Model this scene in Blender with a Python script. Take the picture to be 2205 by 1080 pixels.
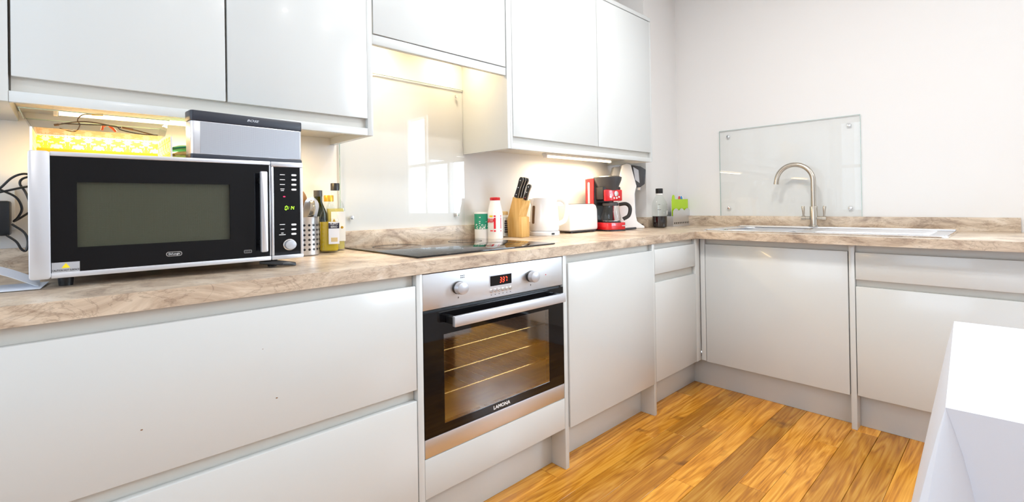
import bpy, bmesh, math, random
from mathutils import Vector, Matrix
random.seed(7)
for o in list(bpy.data.objects): bpy.data.objects.remove(o)
SC = bpy.context.scene
COL = SC.collection

# ------------------------------------------------------------------ camera
CAM = Vector((-3.2204, -1.8593, 1.0376))
YAW, PIT, ROL = (math.radians(a) for a in (43.2808, .2679, -.8859))
FPX, PPX, PPY = 1022.157, 1102.164, 435.443
_fw = Vector((math.sin(YAW)*math.cos(PIT), math.cos(YAW)*math.cos(PIT), math.sin(PIT)))
_rt = Vector((math.cos(YAW), -math.sin(YAW), 0)); _up = _rt.cross(_fw)
_R = _rt*math.cos(ROL) + _up*math.sin(ROL); _U = -_rt*math.sin(ROL) + _up*math.cos(ROL)
cd = bpy.data.cameras.new('camera'); cam = bpy.data.objects.new('camera', cd); COL.objects.link(cam)
cd.sensor_fit = 'HORIZONTAL'; cd.sensor_width = 36; cd.lens = FPX/2205*36
cd.shift_x = (1102.5-PPX)/2205; cd.shift_y = (PPY-540)/2205; cd.clip_start = .02
m3 = Matrix((_R, _U, -_fw)).transposed()
cam.matrix_world = Matrix.Translation(CAM) @ m3.to_4x4()
SC.camera = cam

def at(u, v, axis, val):            # photo pixel -> point on the plane axis = val
    D = _fw + _R*((u-PPX)/FPX) - _U*((v-PPY)/FPX)
    i = 'xyz'.index(axis)
    return CAM + D*((val-CAM[i])/D[i])

# ------------------------------------------------------------------ world, exposure, large lights
W = bpy.data.worlds.new('world'); SC.world = W; W.use_nodes = True
W.node_tree.nodes['Background'].inputs[0].default_value = (.80, .90, 1, 1)
W.node_tree.nodes['Background'].inputs[1].default_value = 4.0
SC.view_settings.view_transform = 'Standard'; SC.view_settings.look = 'None'
SC.view_settings.gamma = 1; SC.view_settings.use_curve_mapping = False
SC.view_settings.exposure = -0.65
def area(name, loc, size, power, color, rot, sy=None, spread=180):
    l = bpy.data.lights.new(name, 'AREA'); l.energy = power; l.color = color; l.spread = math.radians(spread)
    l.size = size
    if sy: l.shape = 'RECTANGLE'; l.size_y = sy
    o = bpy.data.objects.new(name, l); COL.objects.link(o); o.location = loc; o.rotation_euler = rot
    return o
XL, YF, ZC = -4.3, -4.2, 2.62       # left wall, front wall, ceiling
# daylight entering by the two windows
area('daylight_right_window', (.13, -2.9, 1.5), 1.45, 180, (.73, .88, 1), (math.pi/2, 0, math.pi/2), 1.3)
area('daylight_side_window', (XL-.12, -1.15, 1.45), 1.5, 18, (.70, .87, 1), (math.pi/2, 0, -math.pi/2), 1.4)

# ------------------------------------------------------------------ materials
def srgb(r, g, b):
    f = lambda c: (c/255/12.92) if c/255 <= .04045 else ((c/255+.055)/1.055)**2.4
    return (f(r), f(g), f(b), 1)
MATS = {}
def mat(name, col, rough=.5, metal=0, coat=0, spec=.5, emit=None, es=0, trans=0, bump=0, bscale=200, sub=0):
    m = bpy.data.materials.new(name); m.use_nodes = True
    n = m.node_tree.nodes; l = m.node_tree.links; b = n['Principled BSDF']
    b.inputs['Base Color'].default_value = col; b.inputs['Roughness'].default_value = rough
    b.inputs['Metallic'].default_value = metal; b.inputs['Coat Weight'].default_value = coat
    b.inputs['Coat Roughness'].default_value = .04
    b.inputs['Specular IOR Level'].default_value = spec; b.inputs['Transmission Weight'].default_value = trans
    if emit: b.inputs['Emission Color'].default_value = emit; b.inputs['Emission Strength'].default_value = es
    # fine procedural variation so no surface is perfectly even
    tc = n.new('ShaderNodeTexCoord'); nz = n.new('ShaderNodeTexNoise'); nz.inputs['Scale'].default_value = bscale
    l.new(tc.outputs['Object'], nz.inputs['Vector'])
    if bump:
        bp = n.new('ShaderNodeBump'); bp.inputs['Strength'].default_value = bump; bp.inputs['Distance'].default_value = .002
        l.new(nz.outputs['Fac'], bp.inputs['Height']); l.new(bp.outputs['Normal'], b.inputs['Normal'])
    else:
        mr = n.new('ShaderNodeMapRange'); mr.inputs['To Min'].default_value = max(0, rough*.9); mr.inputs['To Max'].default_value = min(1, rough*1.1+.005)
        l.new(nz.outputs['Fac'], mr.inputs['Value']); l.new(mr.outputs['Result'], b.inputs['Roughness'])
    MATS[name] = m; return m
def clear(name, tint, gloss=1.0, rough=.02, ior=1.5):
    m = bpy.data.materials.new(name); m.use_nodes = True
    n = m.node_tree.nodes; l = m.node_tree.links; n.remove(n['Principled BSDF'])
    t = n.new('ShaderNodeBsdfTransparent'); t.inputs[0].default_value = tint
    g = n.new('ShaderNodeBsdfGlossy'); g.inputs['Roughness'].default_value = rough
    f = n.new('ShaderNodeFresnel'); f.inputs[0].default_value = ior
    mu = n.new('ShaderNodeMath'); mu.operation = 'MULTIPLY'; mu.inputs[1].default_value = gloss; mu.use_clamp = True
    mx = n.new('ShaderNodeMixShader')
    ge = n.new('ShaderNodeNewGeometry'); iv = n.new('ShaderNodeMath'); iv.operation = 'SUBTRACT'; iv.inputs[0].default_value = min(1, gloss)
    l.new(ge.outputs['Backfacing'], iv.inputs[1]); iv.use_clamp = True
    sc = n.new('ShaderNodeMath'); sc.operation = 'MULTIPLY'; sc.inputs[1].default_value = max(1, gloss); l.new(iv.outputs[0], sc.inputs[0]); l.new(sc.outputs[0], mu.inputs[1])
    l.new(f.outputs[0], mu.inputs[0]); l.new(mu.outputs[0], mx.inputs[0]); l.new(t.outputs[0], mx.inputs[1]); l.new(g.outputs[0], mx.inputs[2])
    l.new(mx.outputs[0], n['Material Output'].inputs[0]); MATS[name] = m; return m
def ramp(n, stops):
    r = n.new('ShaderNodeValToRGB'); e = r.color_ramp.elements
    while len(e) < len(stops): e.new(.5)
    for x, (p, c) in zip(e, stops): x.position = p; x.color = c
    return r
def stone(name):
    m = mat(name, srgb(200, 178, 152), .32); n = m.node_tree.nodes; l = m.node_tree.links; b = n['Principled BSDF']
    tc = n.new('ShaderNodeTexCoord'); mp = n.new('ShaderNodeMapping'); mp.inputs['Scale'].default_value = (2.2, 2.2, 5.5); mp.inputs['Rotation'].default_value = (.25, .3, .5)
    l.new(tc.outputs['Object'], mp.inputs[0])
    a = n.new('ShaderNodeTexNoise'); a.inputs['Scale'].default_value = 2.2; a.inputs['Detail'].default_value = 9; a.inputs['Roughness'].default_value = .68; a.inputs['Distortion'].default_value = 1.6
    l.new(mp.outputs[0], a.inputs['Vector'])
    r = ramp(n, [(.28, srgb(132, 116, 102)), (.42, srgb(178, 157, 136)), (.55, srgb(208, 190, 168)), (.72, srgb(224, 212, 197))])
    l.new(a.outputs['Fac'], r.inputs[0])
    v = n.new('ShaderNodeTexNoise'); v.inputs['Scale'].default_value = 3.2; v.inputs['Detail'].default_value = 7; v.inputs['Roughness'].default_value = .6; v.inputs['Distortion'].default_value = 2.6
    l.new(mp.outputs[0], v.inputs['Vector'])
    vr = ramp(n, [(.478, (1, 1, 1, 1)), (.497, srgb(120, 104, 94)), (.505, srgb(150, 132, 120)), (.53, (1, 1, 1, 1))]); l.new(v.outputs['Fac'], vr.inputs[0])
    mx = n.new('ShaderNodeMix'); mx.data_type = 'RGBA'; mx.blend_type = 'MULTIPLY'; mx.inputs[0].default_value = .34
    l.new(r.outputs[0], mx.inputs[6]); l.new(vr.outputs[0], mx.inputs[7]); l.new(mx.outputs[2], b.inputs['Base Color'])
    return m
def oak(name):
    m = mat(name, srgb(190, 125, 50), .24); n = m.node_tree.nodes; l = m.node_tree.links; b = n['Principled BSDF']
    tc = n.new('ShaderNodeTexCoord'); oi = n.new('ShaderNodeObjectInfo')
    ad = n.new('ShaderNodeVectorMath'); ad.operation = 'ADD'
    sc = n.new('ShaderNodeVectorMath'); sc.operation = 'SCALE'; sc.inputs[0].default_value = (37, 19, 11)
    l.new(oi.outputs['Random'], sc.inputs['Scale']); l.new(tc.outputs['Object'], ad.inputs[0]); l.new(sc.outputs[0], ad.inputs[1])
    mp = n.new('ShaderNodeMapping'); mp.inputs['Scale'].default_value = (1.1, 12, 1); l.new(ad.outputs[0], mp.inputs[0])
    a = n.new('ShaderNodeTexNoise'); a.inputs['Scale'].default_value = 1.1; a.inputs['Detail'].default_value = 3; a.inputs['Distortion'].default_value = .8; l.new(mp.outputs[0], a.inputs['Vector'])
    # growth rings: fractional bands of the stretched noise
    mu = n.new('ShaderNodeMath'); mu.operation = 'MULTIPLY'; mu.inputs[1].default_value = 13; l.new(a.outputs['Fac'], mu.inputs[0])
    fr = n.new('ShaderNodeMath'); fr.operation = 'PINGPONG'; fr.inputs[1].default_value = 1; l.new(mu.outputs[0], fr.inputs[0])
    mp2 = n.new('ShaderNodeMapping'); mp2.inputs['Scale'].default_value = (6, 170, 1); l.new(ad.outputs[0], mp2.inputs[0])
    g = n.new('ShaderNodeTexNoise'); g.inputs['Scale'].default_value = 1; g.inputs['Detail'].default_value = 4; l.new(mp2.outputs[0], g.inputs['Vector'])
    s1 = n.new('ShaderNodeMath'); s1.operation = 'MULTIPLY_ADD'; s1.inputs[1].default_value = .34; l.new(fr.outputs[0], s1.inputs[0])
    s2 = n.new('ShaderNodeMath'); s2.operation = 'MULTIPLY'; s2.inputs[1].default_value = .62; l.new(g.outputs['Fac'], s2.inputs[0]); l.new(s2.outputs[0], s1.inputs[2])
    r = ramp(n, [(.12, srgb(136, 80, 10)), (.40, srgb(192, 124, 30)), (.64, srgb(216, 152, 52)), (.95, srgb(234, 184, 96))]); l.new(s1.outputs[0], r.inputs[0])
    hs = n.new('ShaderNodeHueSaturation'); mr = n.new('ShaderNodeMapRange'); mr.inputs['To Min'].default_value = .72; mr.inputs['To Max'].default_value = 1.18
    l.new(oi.outputs['Random'], mr.inputs[0]); l.new(mr.outputs[0], hs.inputs['Value']); l.new(r.outputs[0], hs.inputs['Color'])
    # knots
    kn = n.new('ShaderNodeTexNoise'); kn.inputs['Scale'].default_value = 7.5; kn.inputs['Detail'].default_value = 2; l.new(ad.outputs[0], kn.inputs['Vector'])
    kr = ramp(n, [(.25, srgb(96, 52, 14)), (.33, (1, 1, 1, 1))]); l.new(kn.outputs['Fac'], kr.inputs[0])
    mx = n.new('ShaderNodeMix'); mx.data_type = 'RGBA'; mx.blend_type = 'MULTIPLY'; mx.inputs[0].default_value = .6
    l.new(hs.outputs[0], mx.inputs[6]); l.new(kr.outputs[0], mx.inputs[7]); l.new(mx.outputs[2], b.inputs['Base Color'])
    bp = n.new('ShaderNodeBump'); bp.inputs['Strength'].default_value = .12; bp.inputs['Distance'].default_value = .001; l.new(g.outputs['Fac'], bp.inputs['Height']); l.new(bp.outputs[0], b.inputs['Normal'])
    return m
def brushed(name, col, rough=.28, sx=2, sz=220):
    m = mat(name, col, rough, 1); n = m.node_tree.nodes; l = m.node_tree.links; b = n['Principled BSDF']
    tc = n.new('ShaderNodeTexCoord'); mp = n.new('ShaderNodeMapping'); mp.inputs['Scale'].default_value = (sx, sx, sz); l.new(tc.outputs['Object'], mp.inputs[0])
    g = n.new('ShaderNodeTexNoise'); g.inputs['Scale'].default_value = 3; g.inputs['Detail'].default_value = 3; l.new(mp.outputs[0], g.inputs['Vector'])
    mr = n.new('ShaderNodeMapRange'); mr.inputs['To Min'].default_value = rough*.75; mr.inputs['To Max'].default_value = rough*1.35
    l.new(g.outputs['Fac'], mr.inputs[0]); l.new(mr.outputs[0], b.inputs['Roughness'])
    return m
def damask(name):
    m = mat(name, srgb(214, 178, 74), .45); n = m.node_tree.nodes; l = m.node_tree.links; b = n['Principled BSDF']
    tc = n.new('ShaderNodeTexCoord'); sp_ = n.new('ShaderNodeSeparateXYZ'); l.new(tc.outputs['Object'], sp_.inputs[0])
    sm = n.new('ShaderNodeMath'); sm.operation = 'ADD'; l.new(sp_.outputs[0], sm.inputs[0]); l.new(sp_.outputs[1], sm.inputs[1])
    pp = n.new('ShaderNodeMath'); pp.operation = 'PINGPONG'; pp.inputs[1].default_value = .021; l.new(sm.outputs[0], pp.inputs[0])
    cb_ = n.new('ShaderNodeCombineXYZ'); l.new(pp.outputs[0], cb_.inputs[0]); l.new(sp_.outputs[2], cb_.inputs[2])
    nz = n.new('ShaderNodeTexNoise'); nz.inputs['Scale'].default_value = 85; nz.inputs['Detail'].default_value = 1.5; nz.inputs['Distortion'].default_value = 1.2; l.new(cb_.outputs[0], nz.inputs['Vector'])
    r = ramp(n, [(.50, srgb(214, 176, 62)), (.54, srgb(250, 242, 214))]); l.new(nz.outputs['Fac'], r.inputs[0]); l.new(r.outputs[0], b.inputs['Base Color'])
    return m
def grille(name):
    m = mat(name, srgb(186, 188, 194), .4, .5); n = m.node_tree.nodes; l = m.node_tree.links; b = n['Principled BSDF']
    tc = n.new('ShaderNodeTexCoord'); vo = n.new('ShaderNodeTexVoronoi'); vo.inputs['Scale'].default_value = 420; vo.inputs['Randomness'].default_value = 0
    l.new(tc.outputs['Object'], vo.inputs['Vector']); r = ramp(n, [(.2, srgb(96, 98, 104)), (.42, srgb(168, 170, 176))]); l.new(vo.outputs['Distance'], r.inputs[0]); l.new(r.outputs[0], b.inputs['Base Color'])
grille('grille')
WHITE = srgb(226, 225, 221)
mat('cab', srgb(208, 211, 210), .2, coat=.2)
mat('carcass', srgb(206, 203, 195), .4)
mat('gap', srgb(150, 146, 138), .5)
mat('wall', srgb(229, 227, 225), .75, bump=.05, bscale=180)
mat('taupe', srgb(168, 168, 168), .8)
mat('ceil', srgb(244, 243, 240), .9)
mat('grout', srgb(70, 42, 16), .8)
stone('stone'); oak('oak')
brushed('steel', (.74, .75, .77, 1), .4); brushed('steel_v', (.66, .66, .67, 1), .3, 220, 2); brushed('nickel', (.55, .50, .43, 1), .22)
mat('chrome', (.82, .82, .83, 1), .06, 1)
mat('silver', srgb(200, 202, 208), .34, .55)
mat('alu', srgb(222, 224, 230), .3, .7)
mat('blackglass', (.004, .004, .005, 1), .035, spec=.32); mat('hobglass', (.004, .004, .005, 1), .03, spec=.6)
mat('black', (.012, .012, .013, 1), .35)
mat('dkgrey', (.05, .05, .055, 1), .4)
mat('navy', (.018, .022, .035, 1), .4)
mat('grey', srgb(140, 140, 142), .5)
mat('white', srgb(240, 240, 240), .3)
mat('whitegloss', srgb(244, 244, 244), .12, coat=.5)
mat('red', srgb(205, 18, 28), .2, coat=.5)
mat('redprint', srgb(218, 16, 40), .45); mat('yellowprint', srgb(246, 214, 20), .45); mat('navyprint', srgb(38, 36, 60), .5)
mat('teal', srgb(30, 150, 118), .4); mat('tealcloth', srgb(20, 140, 120), .9); mat('beigecloth', srgb(214, 190, 140), .9)
mat('lime', srgb(176, 214, 20), .35); mat('blue', srgb(30, 140, 210), .35); mat('orange', srgb(226, 96, 30), .4)
mat('gold', srgb(214, 170, 60), .3, .6); mat('wirebrown', srgb(84, 62, 40), .4)
mat('paper', srgb(232, 234, 240), .7); mat('paperblue', srgb(70, 90, 160), .6)
mat('oil', srgb(226, 196, 14), .12, trans=.35, emit=None); mat('paleoil', srgb(240, 226, 140), .12, trans=.4); mat('darkoil', srgb(60, 58, 10), .1, trans=.2)
mat('cola', (.012, .006, .006, 1), .1)
mat('cloth', srgb(222, 227, 238), .5, bump=.1, bscale=60)
mat('ovenlining', srgb(150, 130, 104), .35); mat('mwlining', srgb(205, 206, 198), .4)
mat('woodblock', srgb(214, 164, 88), .4); mat('woodspoon', srgb(170, 120, 66), .5); mat('leg', srgb(150, 110, 70), .5)
mat('led_red', (.8, .02, .01, 1), .4, emit=(1, .06, .02, 1), es=5); mat('led_green', (.2, .7, .02, 1), .4, emit=(.45, 1, .03, 1), es=3.5)
mat('led_pink', (.8, .02, .1, 1), .4, emit=(1, .03, .15, 1), es=1.5)
mat('warmtube', (1, .9, .7, 1), .4, emit=(1, .78, .46, 1), es=9)
mat('spotglow', (1, .95, .85, 1), .4, emit=(1, .93, .82, 1), es=26)
def mesh_screen(name):
    m = bpy.data.materials.new(name); m.use_nodes = True; n = m.node_tree.nodes; l = m.node_tree.links; b = n['Principled BSDF']
    b.inputs['Base Color'].default_value = srgb(112, 114, 102); b.inputs['Roughness'].default_value = .35
    tr = n.new('ShaderNodeBsdfTransparent'); mx = n.new('ShaderNodeMixShader'); tc = n.new('ShaderNodeTexCoord'); vo = n.new('ShaderNodeTexVoronoi'); vo.inputs['Scale'].default_value = 500; vo.inputs['Randomness'].default_value = 0
    l.new(tc.outputs['Object'], vo.inputs['Vector']); r = ramp(n, [(.28, (0, 0, 0, 1)), (.34, (1, 1, 1, 1))]); l.new(vo.outputs['Distance'], r.inputs[0]); l.new(r.outputs[0], mx.inputs[0]); l.new(tr.outputs[0], mx.inputs[1]); l.new(b.outputs[0], mx.inputs[2]); l.new(mx.outputs[0], n['Material Output'].inputs[0]); MATS[name] = m
mesh_screen('mesh')
mat('copper', srgb(120, 90, 60), .4, .6); mat('speckle', srgb(120, 80, 40), .7); mat('rackwire', srgb(200, 180, 130), .25, .9)
mat('glassedge', srgb(176, 200, 196), .2)
clear('glass', (.982, .99, .988, 1), 1.0); clear('bottle', (.95, .97, .96, 1), 1.0, .03); clear('plastic', (.93, .94, .94, 1), .9, .08)
clear('ovenpane', (.86, .8, .72, 1), 6.0, .05); clear('mwpane', (.8, .8, .76, 1), 1.0, .06); clear('winglass', (.97, .98, 1, 1), .6)
clear('darkbottle', (.16, .17, .04, 1), 1.0, .03)
damask('damask')
_n = MATS['woodblock'].node_tree.nodes; _l = MATS['woodblock'].node_tree.links
_tc = _n.new('ShaderNodeTexCoord'); _mp = _n.new('ShaderNodeMapping'); _mp.inputs['Scale'].default_value = (60, 60, 4); _l.new(_tc.outputs['Object'], _mp.inputs[0])
_nz = _n.new('ShaderNodeTexNoise'); _nz.inputs['Scale'].default_value = 1.2; _l.new(_mp.outputs[0], _nz.inputs['Vector'])
_r = ramp(_n, [(.3, srgb(206, 152, 72)), (.7, srgb(232, 188, 116))]); _l.new(_nz.outputs['Fac'], _r.inputs[0]); _l.new(_r.outputs[0], _n['Principled BSDF'].inputs['Base Color'])

# ------------------------------------------------------------------ mesh helpers
class MB:
    def __init__(s): s.v = []; s.f = []
    def add(s, v, f):
        o = len(s.v); s.v += [Vector(p) for p in v]; s.f += [tuple(i+o for i in q) for q in f]; return s
    def box(s, x0, x1, y0, y1, z0, z1):
        if x0 > x1: x0, x1 = x1, x0
        if y0 > y1: y0, y1 = y1, y0
        if z0 > z1: z0, z1 = z1, z0
        return s.add([(x0,y0,z0),(x1,y0,z0),(x1,y1,z0),(x0,y1,z0),(x0,y0,z1),(x1,y0,z1),(x1,y1,z1),(x0,y1,z1)],
                     [(0,3,2,1),(4,5,6,7),(0,1,5,4),(1,2,6,5),(2,3,7,6),(3,0,4,7)])
    def hexa(s, b, t):        # 4 bottom pts ccw, 4 top pts
        return s.add(list(b)+list(t), [(0,3,2,1),(4,5,6,7),(0,1,5,4),(1,2,6,5),(2,3,7,6),(3,0,4,7)])
    def prism(s, poly, axis, a, b):      # poly in the two other axes (ccw seen from +axis), extruded a..b
        def P(p, c): return {'x': (c, p[0], p[1]), 'y': (p[0], c, p[1]), 'z': (p[0], p[1], c)}[axis]
        n = len(poly); v = [P(p, a) for p in poly]+[P(p, b) for p in poly]
        return s.add(v, [tuple(range(n))[::-1], tuple(range(n, 2*n))]+[(i, (i+1) % n, n+(i+1) % n, n+i) for i in range(n)])
    def lathe(s, prof, c=(0,0,0), n=28, sx=1, sy=1, power=2, caps=True):
        v = []; c = Vector(c)
        for r, z in prof:
            for k in range(n):
                a = 2*math.pi*k/n; ca, sa = math.cos(a), math.sin(a)
                if power != 2:
                    q = (abs(ca)**power+abs(sa)**power)**(-1/power); ca *= q; sa *= q
                v.append(c+Vector((r*ca*sx, r*sa*sy, z)))
        f = []
        for i in range(len(prof)-1):
            for k in range(n): f.append((i*n+k, i*n+(k+1) % n, (i+1)*n+(k+1) % n, (i+1)*n+k))
        if caps: f.append(tuple(range(n))[::-1]); f.append(tuple((len(prof)-1)*n+k for k in range(n)))
        return s.add(v, f)
    def cyl(s, p, q, r0, r1=None, n=20):
        return s.tube([p, q], [r0, r0 if r1 is None else r1], n)
    def tube(s, pts, r, n=10, flat=1):
        pts = [Vector(p) for p in pts]; m = len(pts); rr = r if isinstance(r, (list, tuple)) else [r]*m
        v = []; prev = None
        for i, p in enumerate(pts):
            t = (pts[min(i+1, m-1)]-pts[max(i-1, 0)]).normalized()
            if prev is None: a = t.orthogonal().normalized()
            else:
                a = prev-t*prev.dot(t); a = a.normalized() if a.length > 1e-6 else t.orthogonal().normalized()
            prev = a; b = t.cross(a)
            for k in range(n):
                w = 2*math.pi*k/n; v.append(p+a*(rr[i]*math.cos(w))+b*(rr[i]*flat*math.sin(w)))
        f = [(i*n+k, i*n+(k+1) % n, (i+1)*n+(k+1) % n, (i+1)*n+k) for i in range(m-1) for k in range(n)]
        f += [tuple(range(n))[::-1], tuple((m-1)*n+k for k in range(n))]
        return s.add(v, f)
    def grid(s, fn, nu, nv):
        v = [fn(i/nu, j/nv) for j in range(nv+1) for i in range(nu+1)]
        return s.add(v, [(j*(nu+1)+i, j*(nu+1)+i+1, (j+1)*(nu+1)+i+1, (j+1)*(nu+1)+i) for j in range(nv) for i in range(nu)])
    def shell(s, fn, nu, nv, th):        # a grid with thickness along its normals
        e = 1e-3
        def N(u, v):
            a = Vector(fn(min(u+e, 1), v))-Vector(fn(max(u-e, 0), v)); b = Vector(fn(u, min(v+e, 1)))-Vector(fn(u, max(v-e, 0)))
            c = a.cross(b); return c.normalized() if c.length > 1e-12 else Vector((0, 0, 1))
        P = [(i/nu, j/nv) for j in range(nv+1) for i in range(nu+1)]; n = len(P)
        top = [Vector(fn(*p)) for p in P]; bot = [Vector(fn(*p))-N(*p)*th for p in P]
        f = []; I = lambda i, j: j*(nu+1)+i
        for j in range(nv):
            for i in range(nu):
                f.append((I(i,j), I(i+1,j), I(i+1,j+1), I(i,j+1))); f.append((n+I(i,j+1), n+I(i+1,j+1), n+I(i+1,j), n+I(i,j)))
        for i in range(nu):
            f.append((I(i,0), n+I(i,0), n+I(i+1,0), I(i+1,0))); f.append((I(i+1,nv), n+I(i+1,nv), n+I(i,nv), I(i,nv)))
        for j in range(nv):
            f.append((I(0,j+1), n+I(0,j+1), n+I(0,j), I(0,j))); f.append((I(nu,j), n+I(nu,j), n+I(nu,j+1), I(nu,j+1)))
        return s.add(top+bot, f)
    def xf(s, M):
        s.v = [M @ p for p in s.v]; return s
def root_off(p):
    while p is not None and p.parent is not None: p = p.parent
    return p.get('_off') if p is not None else None
def obj(name, mb, m, parent=None, bevel=0, smooth=False, seg=2, label=None):
    me = bpy.data.meshes.new(name); off = root_off(parent)
    vs = mb.v
    if off is not None: o3 = Vector(off); vs = [p-o3 for p in vs]
    me.from_pydata([tuple(p) for p in vs], [], mb.f); me.update()
    bm = bmesh.new(); bm.from_mesh(me); bmesh.ops.recalc_face_normals(bm, faces=bm.faces)
    if bevel:
        ed = [e for e in bm.edges if len(e.link_faces) == 2 and e.calc_face_angle() > .5]
        bmesh.ops.bevel(bm, geom=ed, offset=bevel, segments=seg, profile=.5, affect='EDGES', clamp_overlap=True)
    bm.to_mesh(me); bm.free()
    if smooth or bevel:
        for p in me.polygons: p.use_smooth = True
        me.set_sharp_from_angle(angle=math.radians(38))
    me.materials.append(MATS[m]); o = bpy.data.objects.new(name, me); COL.objects.link(o)
    if parent: o.parent = parent
    if label: o['label'] = label
    return o
def thing(name, label, cat, loc=(0,0,0), rotz=0, group=None, world=False):
    o = bpy.data.objects.new(name, None); COL.objects.link(o); o.location = loc; o.rotation_euler = (0, 0, rotz)
    o.empty_display_size = .05
    if world: o['_off'] = tuple(loc)
    o['label'] = label; o['category'] = cat
    if group: o['group'] = group
    return o
def tag(o, label, cat, group=None):
    o['label'] = label; o['category'] = cat
    if group: o['group'] = group
    return o
def struct(name, mb, m, **k):
    o = obj(name, mb, m, **k); o['kind'] = 'structure'; return o
def text(name, s, size, m, parent, M, ext=.0004, shear=0, sx=1, bold=0, label=None):
    c = bpy.data.curves.new(name, 'FONT'); c.body = s; c.size = size; c.extrude = ext; c.shear = shear; c.align_x = 'CENTER'; c.align_y = 'CENTER'; c.offset = bold; c.resolution_u = 3
    t = bpy.data.objects.new(name, c); COL.objects.link(t)
    bpy.context.view_layer.update()
    me = bpy.data.meshes.new_from_object(t.evaluated_get(bpy.context.evaluated_depsgraph_get()))
    bpy.data.objects.remove(t)
    me.transform(Matrix.Diagonal((sx, 1, 1, 1))); me.transform(M)
    if root_off(parent) is not None: me.transform(Matrix.Translation(-Vector(root_off(parent))))
    me.materials.clear(); me.materials.append(MATS[m]); me.name = name
    o = bpy.data.objects.new(name, me); COL.objects.link(o); o.parent = parent
    if label: o['label'] = label
    return o
def face_y(x, y, z):      # text frame on a face that looks towards -y
    return Matrix.Translation((x, y, z)) @ Matrix.Rotation(math.pi/2, 4, 'X')
SEG = {'0':'abcdef','1':'bc','3':'abcdg','4':'bcfg','7':'abc'}
def seg7(mb, ch, x, z, w, h, y, t, slant=.12):
    P = {'a':(0,h,w,h),'b':(w,h/2,w,h),'c':(w,0,w,h/2),'d':(0,0,w,0),'e':(0,0,0,h/2),'f':(0,h/2,0,h),'g':(0,h/2,w,h/2)}
    for c in SEG[ch]:
        x0, z0, x1, z1 = P[c]; e = t*.6; sh = lambda q: q*slant
        if z0 == z1: pl = [(x+x0+e+sh(z0), z+z0-t/2), (x+x1-e+sh(z0), z+z0-t/2), (x+x1-e+sh(z0), z+z0+t/2), (x+x0+e+sh(z0), z+z0+t/2)]
        else: pl = [(x+x0-t/2+sh(z0+e), z+z0+e), (x+x0+t/2+sh(z0+e), z+z0+e), (x+x0+t/2+sh(z1-e), z+z1-e), (x+x0-t/2+sh(z1-e), z+z1-e)]
        mb.prism(pl, 'y', y-.0006, y)
def rrect(w, h, r, n=5):   # rounded rectangle polygon centred on 0
    p = []
    for cx, cy, a0 in ((w/2-r, h/2-r, 0), (-w/2+r, h/2-r, 90), (-w/2+r, -h/2+r, 180), (w/2-r, -h/2+r, 270)):
        for k in range(n+1):
            a = math.radians(a0+90*k/n); p.append((cx+r*math.cos(a), cy+r*math.sin(a)))
    return p
def off(p, dx, dy): return [(a+dx, b+dy) for a, b in p]
B = lambda *a: MB().box(*a)

# ------------------------------------------------------------------ key dimensions (metres)
ZT, ZU = .873, .835                 # worktop top and underside
YD, XD = -.641, -.635               # front planes of the doors of the two runs
YP, XP = -.567, -.5686              # plinth faces
ZD0, ZD1 = .157, .803               # door bottom and top
YW = -.3245                         # wall cabinet door face
BOX0, BOXY = -.427, -.188           # pipe boxing in the corner

# ------------------------------------------------------------------ room
fl = struct('floor', B(XL, 0, YF, 0, -.06, -.012), 'grout')
rows = 0; y = -.555
while y > YF+.02:
    y2 = max(y-.0975, YF); x = XL - random.uniform(0, .9); shift = rows
    if rows == 7: x = -.868-1.2*3
    if rows == 4: x = -1.56-1.15*3
    while x < -.5:
        L = 1.2 if rows in (7,) else (1.15 if rows == 4 else random.uniform(.8, 1.35))
        a, b = max(x, XL), min(x+L, -.5)
        if b-a > .03:
            p = obj('plank', B(-(b-a)/2+.0006, (b-a)/2-.0006, -(y-y2)/2+.0006, (y-y2)/2-.0006, -.012, 0), 'oak', bevel=.0009, seg=1)
            p.location = ((a+b)/2, (y+y2)/2, random.uniform(-.0004, 0)); p.parent = fl
        x += L
    y = y2; rows += 1
struct('wall_back', B(XL-.1, .1, 0, .1, 0, ZC), 'wall')
struct('wall_boxing', B(BOX0, 0, BOXY, 0, 0, ZC), 'wall')
struct('ceiling', B(XL-.1, .1, YF-.1, .1, ZC, ZC+.08), 'ceil')
def wall_open(name, axis, c0, c1, lo, hi, a0, a1, z0, z1):
    m = MB()
    def bx(p, q, zz0, zz1):
        m.box(c0, c1, p, q, zz0, zz1) if axis == 'x' else m.box(p, q, c0, c1, zz0, zz1)
    bx(lo, a0, 0, ZC); bx(a1, hi, 0, ZC); bx(a0, a1, 0, z0); bx(a0, a1, z1, ZC)
    return struct(name, m, 'wall')
wall_open('wall_left', 'x', XL-.1, XL, YF, 0, -1.9, -.22, .85, 2.1)
wall_open('wall_right', 'x', 0, .1, YF-.1, 0, -3.6, -2.2, .9, 2.2)
struct('wall_front', B(XL-.1, 0, YF-.1, YF, 0, ZC), 'taupe')
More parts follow.
